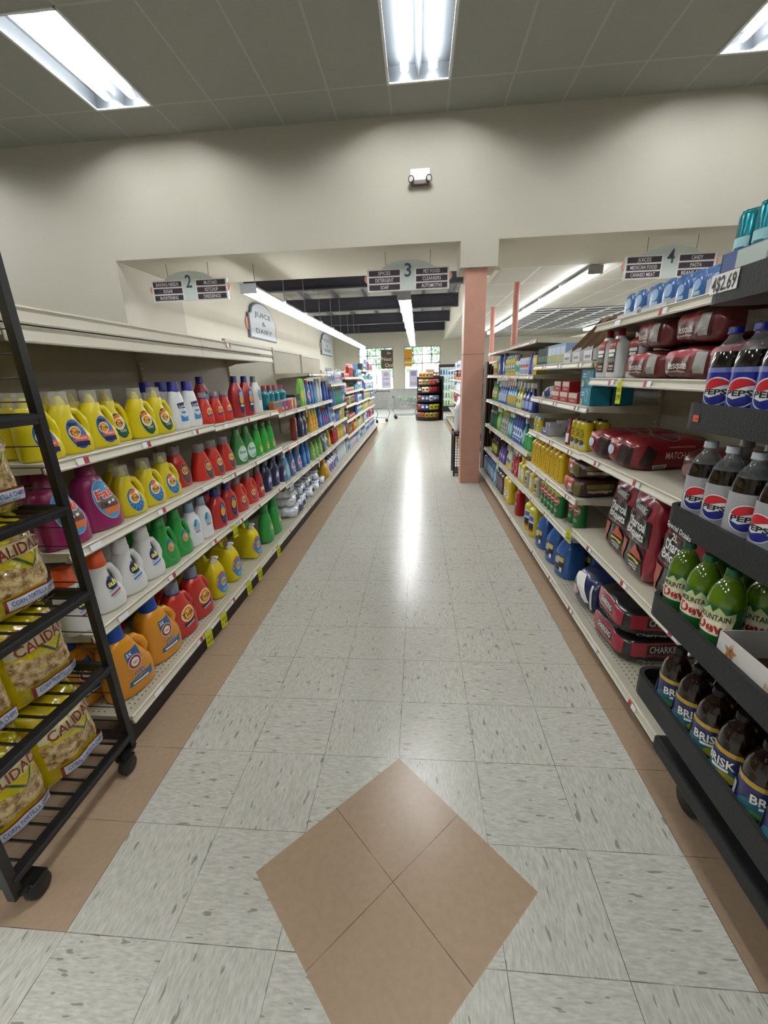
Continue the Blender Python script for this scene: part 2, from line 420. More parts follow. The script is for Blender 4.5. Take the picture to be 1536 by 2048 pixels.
# ================================================================ the room
YW, YS, YB = 5.05, 6.55, 19.5       # header wall face, back of its soffit, far wall
ZC, ZS, XL = 4.2, 2.96, -3.75
plast = plaster('#b3afa3'); plast2 = plaster('#cbc6b7')
b = MB(); b.add([(-9, -6, 0), (12, -6, 0), (12, YB + .2, 0), (-9, YB + .2, 0)], [(0, 1, 2, 3)], floor_material()); struct('floor', b)
b = MB(); b.box(-9, 12, -6, YW + .05, ZC, ZC + .05, ceiling_material())
# troffer openings are cut by building the ceiling in strips
TROFX = [-6.0, -2.952, .096, 3.144, 6.192]; TROFY = [3.91, .2532, -3.4036]
def ceiling_with_holes():
    b = MB(); m = ceiling_material(); xs = sorted(set([-9., 12.] + [x + s * .3 for x in TROFX for s in (-1, 1)])); ys = sorted(set([-6., YW + .05] + [y + s * .6 for y in TROFY for s in (-1, 1)]))
    for i in range(len(xs) - 1):
        for j in range(len(ys) - 1):
            mx, my = (xs[i] + xs[i + 1]) / 2, (ys[j] + ys[j + 1]) / 2
            if any(abs(mx - x) < .29 for x in TROFX) and any(abs(my - y) < .59 for y in TROFY): continue
            b.add([(xs[i], ys[j], ZC), (xs[i + 1], ys[j], ZC), (xs[i + 1], ys[j + 1], ZC), (xs[i], ys[j + 1], ZC)], [(0, 3, 2, 1)], m)
    return b
struct('ceiling', ceiling_with_holes())
b = MB(); b.box(-9, 12, -6, YW, ZC + .3, ZC + .34, mat('#77756e', .9)); struct('ceiling_slab', b)
# header wall over the wide openings
b = MB(); XJ = -3.75
b.box(-9, XJ, YW, YS, 0, ZC + .3, plast)                       # solid wall beside the opening
b.box(XJ, 12, YW, YS, ZS, ZC + .3, plast)                      # header with a deep soffit
b.box(.59, 1.035, YW, YW + .5, 2.68, ZS, plast)                # boxed downstand over the post
struct('wall_front', b)
b = MB(); b.box(-9.2, -9, -6, YS, 0, ZC + .3, plast); struct('wall_left', b)
b = MB(); b.box(-9, 12, -6.2, -6, 0, ZC + .3, plast); struct('wall_back', b)
b = MB(); b.box(12, 12.2, -6, YB, 0, ZC + .3, plast); struct('wall_right', b)
b = MB(); b.box(XL - .2, XL, YS, YB, 0, 3.9, plast2); struct('wall_far_left', b)
# far wall with two windows
WIN = [(-2.64, -1.06), (-.56, 1.08)]; WZ0, WZ1 = .86, 2.71
b = MB(); xs = [XL - .2, WIN[0][0], WIN[0][1], WIN[1][0], WIN[1][1], 12.]
for i in (0, 2, 4): b.box(xs[i], xs[i + 1], YB, YB + .2, 0, 3.9, plast2)
for a, c in WIN: b.box(a, c, YB, YB + .2, 0, WZ0, plast2); b.box(a, c, YB, YB + .2, WZ1, 3.9, plast2)
struct('wall_far', b)
b = MB(); b.box(XL, 3, YB - .03, YB, 0, .84, mat('#b9bab6', .3, vary=.12, scale=4)); b.box(XL, 3, YB - .05, YB, .84, .875, mat('#a8a8a4', .4)); struct('trim_1', b)
FR = mat('#98a3a4', .4)
for n, (a, c) in enumerate(WIN):
    e = empty('window_%d' % (n + 1)); e['kind'] = 'structure'
    b = MB(); y0, y1 = YB + .03, YB + .09; w_ = c - a
    for x in (a, c - .04): b.box(x, x + .04, y0, y1, WZ0, WZ1, FR)
    for z in (WZ0, WZ1 - .04, 2.34, 1.97): b.box(a, c, y0, y1, z, z + .04, FR)
    for k in (1, 3): b.box(a + w_ * k / 4 - .022, a + w_ * k / 4 + .022, y0, y1, 1.97, WZ1, FR)
    b.box(a + w_ / 2 - .02, a + w_ / 2 + .02, y0, y1, WZ0, WZ1, FR)
    b.build('window_frame', e)
    b = MB(); b.box(a, c, YB + .058, YB + .062, WZ0, WZ1, glass()); b.build('glazing', e)
    b = MB(); b.box(a - .03, c + .03, YB - .06, YB + .03, WZ0 - .03, WZ0, mat('#b7b7b0', .4)); b.build('window_sill', e)
# dark open ceiling of the far room, dropped white ceiling to the right of it
DECK = mat('#a5a49a', .8, vary=.15, scale=3); BEAM = mat('#3b3a44', .55, vary=.15, scale=4); JOIST = mat('#74737e', .5)
b = MB(); b.box(XL - .2, 1.25, YS, YB + .2, 3.78, 3.86, DECK); struct('ceiling_deck', b)
for i, y in enumerate((7.75, 9.25, 12.45, 15.8, 18.9)):
    b = MB(); b.box(XL, 1.22, y, y + .16, 3.3, 3.33, BEAM); b.box(XL, 1.22, y + .06, y + .1, 3.33, 3.62, BEAM); b.box(XL, 1.22, y, y + .16, 3.62, 3.65, BEAM); struct('beam', b)
for x in (-3.2, -2.35, -1.5, -.65, .2, .95):
    b = MB(); b.box(x, x + .07, YS, YB, 3.65, 3.78, JOIST); struct('beam_joist', b)
b = MB()
for x, y in ((.45, 8.4), (-2.0, 10.6), (-.3, 13.6)): b.box(x, x + .55, y, y + .9, 3.765, 3.779, mat('#e8f0f2', .5, emit=1.6))
struct('ceiling_skylights', b)
b = MB(); b.box(1.22, 1.32, YS, YB, 2.95, 3.86, plast2); struct('wall_bulkhead', b)
b = MB(); b.box(1.32, 12, YS, YB + .2, 2.97, 3.02, ceiling_material(.6096, 1.32, 1.2192, 6.6, '#bdbcb4', '#e6e6e0')); struct('ceiling_dropped', b)
b = MB(); gm = mat('#3f3f44', .6); gw = mat('#d8dadd', .5)
b.box(3.0, 5.95, 11.2, 16.4, 2.955, 2.965, gm)
for i in range(12): b.box(3.0, 5.95, 11.2 + i * .45, 11.26 + i * .45, 2.94, 2.954, gw)
for i in range(5): b.box(3.0 + i * .62, 3.07 + i * .62, 11.2, 16.4, 2.93, 2.94, gw)
struct('ceiling_grille', b)
# posts
PINK = mat('#c08e7d', .5, vary=.06, scale=8)
b = MB(); b.rbox(.66, .922, 5.09, 5.35, 0, 2.7, PINK, .008); b.box(.657, .925, 5.087, 5.353, 1.70, 1.706, mat('#7d5548', .6)); o = struct('column_post', b)
for x, y in ((1.83, 7.7), (1.90, 10.6)):
    b = MB(); b.lathe([(.055, 0), (.055, 2.97)], mat('#b5796a', .5), 16, x, y); struct('column_pipe', b)
# wall-mounted emergency light
e = tag(empty('emergency_light', (.11, YW, 3.6)), 'small white twin-head emergency light high on the beige header wall', 'emergency light')
b = MB(); b.rbox(-.112, .112, -.06, 0, -.03, .08, mat('#e4e6e8', .4), .008); b.build('housing', e)
b = MB(); b.rbox(-.1, .1, -.062, 0, -.07, -.028, mat('#6a5d55', .5), .008); b.build('battery_box', e)
for s in (-1, 1):
    b = MB(); b.lathe([(.02, -.0), (.034, .012), (.036, .03)], mat('#3d3835', .4), 16); k = b.build('lamp_head', e, (s * .092, -.055, -.022)); k.rotation_euler = (PI / 2 + .1, 0, s * .35)
    b = MB(); b.lathe([(.026, .031), (.02, .034)], mat('#cfd0cc', .2), 16); q = b.build('lens', k)

# ================================================================ lights
TUBE = mat((.98, 1., 1.), .5, emit=TROFFER_E); REFL = mat('#3d4145', .35); LENS = mat((.97, .99, 1.), .5, emit=STRIP_E)
names = {}
n_ = 0
for iy, y in enumerate(TROFY):
    for ix, x in enumerate(TROFX):
        e = empty('ceiling_light', (x, y, ZC)); w2, l2 = .3, .6
        b = MB(); t = .004
        b.box(-w2, w2, -l2, l2, .13, .134, REFL); b.box(-w2 - t, -w2, -l2, l2, 0, .134, REFL); b.box(w2, w2 + t, -l2, l2, 0, .134, REFL)
        b.box(-w2, w2, -l2 - t, -l2, 0, .134, REFL); b.box(-w2, w2, l2, l2 + t, 0, .134, REFL); b.build('housing', e)
        b = MB(); b.box(-w2 - .012, -w2 + .012, -l2 - .012, l2 + .012, -.01, 0, REFL); b.box(w2 - .012, w2 + .012, -l2 - .012, l2 + .012, -.01, 0, REFL)
        b.box(-w2, w2, -l2 - .012, -l2 + .012, -.01, 0, REFL); b.box(-w2, w2, l2 - .012, l2 + .012, -.01, 0, REFL); b.mats = [mat('#c9cccc', .4)]; b.build('rim', e)
        b = MB(); b.prism([(-.03, .13), (0, .02), (.03, .13)], 'y', -l2, l2, REFL); b.build('reflector', e)
        for sx in (-1, 1):
            b = MB(); P = [(sx * .135 - .022, -l2 + .05, .06), (sx * .135 - .022, l2 - .07, .06), (sx * .135 - .012, l2 - .045, .06), (sx * .135 + .012, l2 - .045, .06), (sx * .135 + .022, l2 - .07, .06), (sx * .135 + .022, -l2 + .05, .06)]
            b.tube(P, .018, TUBE, 6); b.build('tube', e)
        row = ('over the aisle mouth, front row', 'second row back above the aisle', 'last row behind the aisle mouth')[iy]
        col = ('far outer bay', 'chip-rack side', 'centre above the aisle', 'soda-cart side', 'outer bay beyond soda cart')[ix]
        tag(e, 'recessed tube ceiling light, %s, %s' % (row, col), 'ceiling light', 'recessed fluorescent ceiling lights'); n_ += 1
def strip_run(name, x, z, y0, y1, n, lab, sus, w_=.2):
    L = (y1 - y0) / n
    for i in range(n):
        e = empty('strip_light', (x, y0 + L * (i + .5), z)); h = L / 2 - .03
        b = MB(); b.prism([(-w_ * .5, .0), (w_ * .5, .0), (w_ * .42, -.06), (-w_ * .42, -.06)], 'y', -h, h, LENS); b.build('lens', e)
        b = MB(); b.prism([(-w_ * .5, .0), (w_ * .5, .0), (w_ * .3, .05), (-w_ * .3, .05)], 'y', -h, h, mat('#b9bbbd', .4)); b.build('housing', e)
        b = MB(); b.box(-w_ * .53, w_ * .53, -h - .03, -h, -.065, .05, mat('#9a9da0', .4)); b.build('end_cap', e)
        if sus:
            for s in (-1,):
                b = MB(); b.tube([(0, s * h * .6, .05), (0, s * h * .6, (ZS if y0 + L * (i + .5) - h * .6 < YS + .02 else sus) - z)], .006, mat('#8d8f94', .4), 6); b.build('hanger', e)
        tag(e, 'strip light, %s, %s' % (ordinal(i) + ' from near end', lab), 'light', 'strip lights, ' + lab)
strip_run('a', -.13, 2.62, 6.3, 16.9, 8, 'row over the middle of the far aisle', 3.78)
strip_run('b', -2.14, 2.62, 5.25, 17.2, 9, 'row beside the juice sign wall', 3.78)
strip_run('c', 2.75, 2.905, 6.62, 16.4, 7, 'row on the dropped white ceiling', 0)
strip_run('d', 6.2, 2.905, 8.0, 16.4, 6, 'outer row beyond the pink pipes', 0)

s_ = bpy.data.lights.new('sun', 'SUN'); s_.energy = 9.0; s_.angle = .01; so = bpy.data.objects.new('sun', s_); COL.objects.link(so); so.rotation_euler = (math.radians(42), 0, math.radians(-18))
# ================================================================ signs
PLUM = mat('#35202f', .45); SGN = mat('#c9d2cd', .45); SGF = mat('#dfe3e0', .45); INK = mat('#39465c', .5); LET = mat('#e9e5e6', .5); PK = mat('#dc9685', .5)
def aisle_sign(x, num, left, right, lab):
    e = empty('aisle_sign', (x, 5.32, 2.51)); W = .525
    b = MB(); N = 20; pts = [(-.36, .06), (.36, .06)] + [(.36 * math.cos(PI * k / N), .2 + .155 * math.sin(PI * k / N)) for k in range(N + 1)]
    b.prism(pts, 'y', -.006, .006, SGN); b.build('arch_panel', e)
    b = MB(); b.box(-W, W, -.012, .012, 0, .255, SGF); b.box(-.085, .085, -.0135, -.012, 0, .255, SGN); b.build('board', e)
    b = MB(); fn = flat('-y', -.013)
    decal(b, [('T', num, 0, .235, .15, INK, .085, 0, .03)], fn, .001); b.build('number', e)
    for s, L in ((-1, left), (1, right)):
        for i, t in enumerate(L):
            b = MB(); z = .208 - i * .081; c = s * .302
            b.box(c - .198, c + .198, -.016, -.012, z - .031, z + .031, PLUM)
            decal(b, [('T', t, c, z, .04, LET, min(.36, .026 * len(t)), 0, .012)], flat('-y', -.016), .0008); b.build('text_panel', e)
    for s in (-1, 1):
        b = MB(); b.prism([(s * (W - .02) + s * .055 * math.sin(PI * k / 12), .15 + .055 * math.cos(PI * k / 12)) for k in range(13)], 'y', -.005, .005, PK); b.build('side_knob', e)
        b = MB(); b.tube([(s * .28, 0, .24), (s * .285, 0, ZS - 2.51)], .003, mat('#4b463d', .5), 5); b.build('hanging_wire', e)
    tag(e, lab, 'sign', 'hanging aisle signs')
aisle_sign(-.045, '3', ('SPICES', 'DETERGENT', 'SOAP'), ('PET FOOD', 'CLEANSERS', 'AUTOMOTIVE'), 'hanging aisle number 3 sign listing spices, detergent and soap')
aisle_sign(-2.96, '2', ('BAKING NEEDS', 'SUGAR', 'SHORTENING'), ('MUSTARD', 'KETCHUP', 'DRESSINGS'), 'hanging aisle number 2 sign listing baking needs and mustard')
aisle_sign(3.13, '4', ('JUICES', 'MEXICAN FOOD', 'CANNED MEAT'), ('CANDY', 'PASTA', 'BEANS & RICE'), 'hanging aisle number 4 sign listing juices and candy')
def wall_sign(y, z, W, H, lines, lab):
    e = empty('wall_sign', (XL, y, z)); N = 16
    out = [(-W / 2, 0), (W / 2, 0), (W / 2, H * .62), (W * .42, H * .66)] + [(W * .40 * math.cos(PI * k / N), H * .70 + H * .3 * math.sin(PI * k / N)) for k in range(N + 1)] + [(-W * .42, H * .66), (-W / 2, H * .62)]
    b = MB(); b.prism(out, 'x', .0, .05, mat('#5f6873', .5)); b.build('backing', e)
    b = MB(); b.prism([(p[0] * .93, .03 + p[1] * .93) for p in out], 'x', .05, .06, mat('#c3c8cb', .5)); b.build('face', e)
    b = MB(); decal(b, [('T', t, 0, H * (.66 - .22 * i) , H * .13, INK, W * min(.6, .13 * len(t)), 0, .01) for i, t in enumerate(lines)], flat('x', .061), .001); b.build('lettering', e)
    for s in (-1, 1):
        b = MB(); b.prism([(s * (W / 2 - .02) + s * .13 * math.sin(PI * k / 12), H * .36 + .14 * math.cos(PI * k / 12)) for k in range(13)], 'x', .005, .03, PK); b.build('side_knob', e)
    tag(e, lab, 'sign')
wall_sign(10.15, 2.40, 1.85, .82, ('JUICE', '&', 'DAIRY'), 'grey arched wall sign reading JUICE & DAIRY')
wall_sign(17.6, 2.36, 2.1, .86, ('FRUITS', '&', 'VEGETABLES'), 'smaller-looking arched wall sign further along, past the juice sign')

# ================================================================ outdoors beyond the windows
b = MB(); b.add([(-14, YB + .2, -.05), (14, YB + .2, -.05), (14, 45, -.05), (-14, 45, -.05)], [(0, 1, 2, 3)], mat('#b9b4aa', .8, vary=.1, scale=1)); struct('exterior_ground', b)
b = MB(); b.box(-10, 9, 38, 42, -.05, 2.6, mat('#e2c8c0', .8)); b.box(-10, 9, 37.7, 42.2, 2.6, 2.9, mat('#d8d2c8', .8)); struct('exterior_building', b)
for i, (x, y, h) in enumerate(((-5.6, 27.5, 5.6), (-1.5, 28.5, 6.2), (2.6, 27.5, 5.8), (6.8, 28.5, 6.4))):
    e = empty('tree', (x, y, 0)); b = MB(); b.tube([(0, 0, -.05), (.05, 0, 1.4), (0, .1, 2.8)], [.16, .12, .08], mat('#5e4a38', .9), 8); b.build('trunk', e)
    b = MB(); rr = random.Random(i)
    for k in range(4200):
        a, c = rr.uniform(0, 2 * PI), rr.uniform(-1, 1); r_ = rr.uniform(.55, 1.) ; q = math.sqrt(1 - c * c)
        p = Vector((q * math.cos(a) * 2.05 * r_, q * math.sin(a) * 1.5 * r_, h * .58 + c * h * .36 * r_)); s = rr.uniform(.06, .14)
        d1 = Vector((rr.uniform(-1, 1), rr.uniform(-1, 1), rr.uniform(-1, 1))).normalized(); d2 = d1.orthogonal().normalized()
        b.add([p - d1 * s, p + d2 * s * .6, p + d1 * s, p - d2 * s * .6], [(0, 1, 2, 3)], mat(('#4f6f3f', '#66865a', '#7f9c6e')[k % 3], .7))
    b.build('crown', e)
    tag(e, 'leafy green tree outside, %s from the juice sign side' % ordinal(i), 'tree', 'trees outside the far windows')
def poster(name, x0, x1, z0, z1, col, ops, lab, y=None):
    y = YB + .02 if y is None else y
    e = empty(name, ((x0 + x1) / 2, y, z0)); w2 = (x1 - x0) / 2
    b = MB(); b.box(-w2, w2, -.002, .002, 0, z1 - z0, mat(col, .5)); b.build('sheet', e)
    b = MB(); decal(b, ops, flat('-y', -.0025), .0012); b.build('print', e); tag(e, lab, 'poster')
poster('banner', -1.62, -1.08, 1.80, 2.62, '#4d4640', [('T', 'Nest', 0, .42, .16, mat('#e6c795', .5), .46, 0, .03), ('T', 'Onl', .08, .15, .16, mat('#e6c795', .5), .36, 0, .03), ('T', 'in', .1, .68, .12, mat('#e6c795', .5), .16, 0, .03)], 'dark banner with pale gold lettering hung inside the window')
poster('banner', -.54, -.2, 1.86, 2.6, '#d99a1f', [('T', 'e for', 0, .35, .1, mat('#4a3210', .5), .28, 0, .02), ('R', 0, .18, .17, .02, mat('#f4ead2', .5))], 'golden yellow banner hung inside the window near the mullion')
LIL = mat('#7d77a6', .5)
poster('poster', -1.62, -1.2, .93, 1.74, '#dcd8e8', [('E', 0, .62, .12, .09, mat('#b9a8c6', .5)), ('R', 0, .42, .15, .015, LIL), ('T', '2/$3', 0, .2, .13, LIL, .3, 0, .02)], 'pale lilac price poster reading 2/$3 on the window')
poster('poster', -.34, .06, .95, 1.72, '#d6d1e6', [('R', 0, .6, .13, .1, mat('#9c94bd', .5)), ('T', '5x5', 0, .17, .13, LIL, .28, 0, .02)], 'pale lilac price poster behind the chip display')
poster('poster', .42, .82, 1.35, 1.72, '#e8b6b6', [('E', 0, .18, .14, .1, mat('#c98f9a', .5))], 'small pink poster on the window above the chip display')

# ================================================================ gondola shelving
DECKM = deck_material()
RAIL = mat('#cbc6b6', .38); TAGR = mat('#a93a40', .5); TAGW = mat('#e8e8ea', .4); SLOT = mat('#57534a', .7)
def lip(b, xf, y0, y1, z, s, ht=.036):
    """price-rail profile along y: top edge, dished face, rolled foot. s=+1: faces +x"""
    P = [(0, 0), (.006, 0), (.010, -.004), (.006, -.008), (.004, -.014), (.010, -ht + .006), (.014, -ht + .002), (.012, -ht - .004), (0, -ht)]
    b.prism([(xf + s * (p[0] - .012), z + p[1]) for p in P], 'y', y0, y1, RAIL)
def shelf_unit(y0, y1, side, xbase, xs, xback, zback, shelves, zdeck, lab, seed, canopy=None, cols=True):
    """one bay; shelves: list of (z, front x)"""
    s = 1 if side == 'L' else -1
    e = empty('gondola_shelving', (xback, (y0 + y1) / 2, 0)); X = lambda x: x - xback; yl = (y1 - y0) / 2; g = .0015
    rr = random.Random(seed)
    def bx(b, xa, xb, ya, yb, za, zb, m): b.box(min(xa, xb), max(xa, xb), ya, yb, za, zb, m)
    b = MB(); bx(b, 0, s * .012, -yl + g, yl - g, .05, zback, CREAMD); bx(b, 0, s * .02, -yl + g, yl - g, zback - .03, zback, CREAM); b.build('back_panel', e)
    if cols:
        for yy in (-yl + .016,) + ((yl - .016,) if cols == 2 else ()):
            b = MB(); bx(b, s * .012, s * .03, yy - .014, yy + .014, 0, zback, CREAM)
            k = .12
            while k < zback - .05:
                for q in (-.006, .006): bx(b, s * .0302, s * .0306, yy + q - .002, yy + q + .002, k, k + .016, SLOT)
                k += .03
            b.build('slotted_upright', e)
    b = MB(); bx(b, s * .03, X(xbase) - s * .012, -yl + g, yl - g, zdeck - .018, zdeck, DECKM); d = b.build('base_deck', e)
    b = MB(); lip(b, X(xbase), -yl + g, yl - g, zdeck + .004, s); rl = b.build('price_rail', d)
    b = MB(); bx(b, X(xbase) - s * .045, X(xbase) - s * .035, -yl + g, yl - g, 0, zdeck - .02, DARKKICK); b.build('kick_plate', e)
    def tags(parent, xf, z, n):
        for i in range(n):
            yy = -yl + (i + .35 + rr.uniform(-.1, .1)) * (2 * yl / n); b = MB(); fx = xf - s * .0015
            def q(ya, yb, m, o):
                b.add([(fx + s * o + s * .001, ya, z - .009), (fx + s * o + s * .001, yb, z - .009), (fx + s * o + s * .0045, yb, z - .033), (fx + s * o + s * .0045, ya, z - .033)], [(0, 1, 2, 3)], m)
            q(yy - .034, yy, TAGW, .0005); q(yy, yy + .026, TAGR if rr.random() < .75 else TAGW, .0005)
            b.build('price_label', parent)
    tags(d, X(xbase), zdeck + .004, 3)
    for i, (z, xf) in enumerate(shelves):
        b = MB(); bx(b, s * .03, X(xf) - s * .012, -yl + g, yl - g, z - .012, z, CREAM if z > .9 or True else DECKM)
        for yy in (-yl + g, yl - g - .003):  # shelf brackets
            b.prism([(s * .02, z - .012), (X(xf) - s * .02, z - .012), (X(xf) - s * .02, z - .032), (s * .1, z - .05), (s * .02, z - .075)], 'y', yy, yy + .003, CREAM)
        sh = b.build('shelf', e)
        b = MB(); lip(b, X(xf), -yl + g, yl - g, z + .002, s, .036 if (z < 1.6 or side == 'R' or y0 > 3) else .05); b.build('price_rail', sh)
        if not (side == 'L' and z > 1.6 and y0 < 3): tags(sh, X(xf), z + .002, 3 if y0 < 6 else 2)
        elif y0 > 1 and z > 1.7: tags(sh, X(xf), z + .002, 1)
    tag(e, lab, 'shelving', 'bays of the detergent run' if side == 'L' else 'bays of the charcoal run')
    return e
LB, LS, LK = -1.105, -1.18, -1.62
BW = 1.24; Y0 = .62
lab = 'cream shelving bay of the detergent run, %s from the chip rack'
ZL = {0: [1.215, .885, .54], 1: [1.205, .87, .535], 2: [1.17, .845, .50], 3: [1.165, .84, .49, 1.53], 4: [1.38, 1.05, .80, .50], 5: [1.47, 1.22, .98, .72, .44], 6: [1.47, 1.22, .96, .72, .44], 7: [1.62, 1.4, 1.18, .96, .72, .46], 8: [1.62, 1.38, 1.16, .93, .7, .44], }
ZDL = .145
ZBK = {0: 1.80, 1: 1.80, 2: 1.82, 3: 1.82, 4: 1.80, 5: 1.6, 6: 1.6, 7: 1.66, 8: 1.66}
for i in range(9):
    y0 = Y0 + BW * i; sh = [(z, LS) for z in ZL[i]]
    if i < 2: sh += [(1.655, LS), (1.712, LS)]
    shelf_unit(y0, y0 + BW, 'L', LB, LS, LK, ZBK[i], sh, ZDL, lab % ordinal(i), i, cols=1 if i < 8 else 2)
# the other face of the double-sided run
b = MB(); yE = Y0 + BW * 9
b.box(LK - .5, LK - .001, Y0, yE, .02, .14, CREAM)
for z in (.55, .9, 1.25, 1.5): b.box(LK - .43, LK - .001, Y0, yE, z - .015, z, CREAM)
b.box(LK - .012, LK - .001, Y0, yE, .14, 1.58, CREAMD)
tag(b.build('gondola_shelving'), 'back half of the detergent run, facing the next aisle', 'shelving')
RB, RS, RK = 1.0, 1.06, 1.50
YR = [.68, 1.92, 3.17, 4.41, 5.65]
ZR = [[1.70, 1.42, .99, .50], [1.515, 1.26, .98, .69, .43], [1.73, 1.44, 1.11, .765, .42], [1.73, 1.44, 1.11, .765, .42]]
for i in range(4):
    xs_ = [(z, RS) for z in ZR[i]]
    shelf_unit(YR[i], YR[i + 1], 'R', RB, RS, RK, (1.74, 1.74, 1.76, 1.76)[i], xs_, .095, 'cream shelving bay of the charcoal run, %s from the soda cart' % ordinal(i), 20 + i, cols=1 if i < 3 else 2)
b = MB(); b.box(RK + .001, RK + .5, YR[0], YR[4], .02, .14, CREAM)
for z in (.55, .9, 1.25, 1.6): b.box(RK + .001, RK + .43, YR[0], YR[4], z - .015, z, CREAM)
b.box(RK + .001, RK + .012, YR[0], YR[4], .14, 1.72, CREAMD)
tag(b.build('gondola_shelving'), 'back half of the charcoal run, facing aisle four', 'shelving')
# far run beyond the post
for i in range(4):
    y0 = 7.6 + 1.6 * i
    shelf_unit(y0, y0 + 1.6, 'R', 1.03, 1.1, 1.55, 1.68, [(z, 1.1) for z in (1.6, 1.32, 1.02, .72, .42)], .1, 'cream shelving bay beyond the pink post, %s from it' % ordinal(i), 40 + i)

# ================================================================ product kinds
BLU = mat('#2c5f9e', .45); NAVY = mat('#20254f', .45); WHT = mat('#e9e9e6', .45); ORG = mat('#d7692f', .45); RED = mat('#b02a2c', .45); YEL = mat('#e8c92a', .45); GRN = mat('#2e7d4a', .45)
CYAN = mat('#6fb0d0', .45); CORAL = mat('#d8604a', .45); DGRN = mat('#245437', .45); BLK = mat('#17171a', .5); LBL = mat('#8fb7d6', .45); MAR = mat('#7a2330', .45); PCH = mat('#e0a88a', .45); TEAL = mat('#3d8f96', .45); GLD = mat('#d9a02c', .45); PURP = mat('#563a86', .45)
def tide(u, v, r, t='Tide'):
    return [('E', u, v, r, r, mat('#e9d9a0', .45)), ('E', u, v, r * .8, r * .8, mat('#e07a2a', .45)), ('E', u, v, r * .52, r * .52, mat('#f0c23a', .45)), ('T', t, u, v, r * .62, NAVY, r * 1.7, .12, .045)]
def oval(cu, cv, ru, rv, rim, fill, rot=0.): return [('E', cu, cv, ru * 1.07, rv * 1.05, rim, rot), ('E', cu, cv, ru, rv, fill, rot)]
RIM = mat('#d9d27a', .45)
YJ = dict(W=.152, D=.092, H=.232)
la = oval(-.002, .074, .034, .058, RIM, BLU, .28) + [('R', .006, .058, .029, .011, CORAL), ('R', .010, .036, .028, .009, NAVY), ('R', -.012, .112, .018, .006, NAVY)] + tide(-.012, .083, .022) + [('T', 'FRESH', .006, .058, .008, WHT, .04)]
bottle('yj_coral', 'detergent_jug', 'detergent jug', 'jug', .143, .088, .232, '#d6c416', None, .05, .031, la, (.34, .9), clearcap=CLEAR)
lb = oval(-.002, .072, .034, .058, RIM, DGRN, .28) + [('E', -.005, .088, .028, .034, mat('#dfe2c8', .45)), ('R', .008, .042, .026, .012, DGRN), ('R', -.014, .112, .02, .008, ORG, .3)] + tide(-.006, .085, .023) + [('T', 'OXI', .004, .05, .012, WHT, .03)]
bottle('yj_green', 'detergent_jug', 'detergent jug', 'jug', .143, .088, .232, '#d6c416', None, .05, .031, lb, (.34, .9), clearcap=CLEAR)
lc = oval(-.002, .072, .035, .058, RIM, mat('#2f6fb4', .45), .28) + [('E', -.005, .088, .027, .032, WHT), ('R', -.012, .114, .014, .009, ORG, .3)] + [('R', -.004 + .029 * math.cos(a), .075 + .036 * math.sin(a), .010, .002, CYAN, a) for a in [k * .5 - 2.8 for k in range(6)]] + tide(-.006, .085, .023)
bottle('yj_blue', 'detergent_jug', 'detergent jug', 'jug', .148, .09, .235, '#d2bf18', None, .05, .031, lc, (.34, .9), clearcap=CLEAR)
bottle('lysol', 'sanitizer_bottle', 'laundry sanitizer', 'waist', .125, .085, .256, '#dfe1e2', '#2a2a86', .05, .031, [('R', .004, .125, .026, .02, NAVY, .15), ('R', .008, .085, .028, .03, mat('#c9d6df', .4)), ('P', [(-.018, .045), (.038, .045), (.04, .075), (.01, .066), (-.016, .08)], mat('#3d86c4', .4)), ('T', 'Lysol', .006, .128, .016, WHT, .044, .1), ('R', .01, .093, .016, .005, mat('#5b7a8c', .4))])
bottle('sr', 'detergent_bottle', 'detergent bottle', 'drop', .112, .075, .197, '#c22d22', None, .036, .024, oval(0, .07, .036, .05, mat('#d8482f', .4), mat('#cf3525', .4)) + tide(.002, .083, .023) + [('P', [(-.03, .06), (.03, .072), (.026, .058), (-.02, .05)], PURP)], clearcap=CLEARD, coly='#33306b')
bottle('br', 'detergent_bottle', 'detergent bottle', 'bottle', .132, .085, .293, '#a82a2c', '#2b2a75', .046, .025, oval(.006, .115, .032, .085, MAR, NAVY) + [('E', .006, .13, .024, .034, mat('#d99a3a', .4)), ('E', .006, .165, .02, .02, CYAN), ('R', .008, .085, .02, .006, WHT)])
bottle('wg', 'detergent_bottle', 'detergent bottle', 'bottle', .125, .085, .291, '#dcdcda', '#7f8b90', .046, .025, oval(.006, .115, .03, .08, mat('#c9d2d6', .4), mat('#dfe6ea', .4)) + [('E', .006, .15, .026, .04, mat('#5d95ad', .4)), ('R', .008, .11, .02, .006, mat('#c06a6a', .4))])
bottle('fab', 'detergent_jug', 'detergent jug', 'big', .178, .115, .283, '#8c1f58', '#7c1a4c', .055, .036, oval(.006, .125, .05, .085, LBL, mat('#4f93c4', .4), .3) + [('R', .008, .122, .048, .022, mat('#66707a', .4)), ('R', .014, .105, .044, .014, mat('#6d4a3a', .4)), ('R', .020, .077, .036, .013, mat('#d9753f', .4)), ('T', 'Fab', .002, .155, .042, WHT, .092, .12, .11), ('T', 'Fab', .002, .155, .04, mat('#e0452f', .4), .086, .12, .05), ('E', .01, .112, .007, .006, WHT), ('E', .03, .116, .008, .006, mat('#e6ded8', .4)), ('E', -.008, .106, .005, .005, NAVY)], None)
bottle('rr', 'detergent_bottle', 'detergent bottle', 'drop', .152, .1, .236, '#c12d1f', None, .05, .034, oval(.008, .075, .034, .06, mat('#bb8f86', .4), mat('#6f4048', .4), .15) + tide(.004, .095, .024) + [('R', .012, .055, .022, .012, mat('#5a5356', .4))], clearcap=CLEARD)
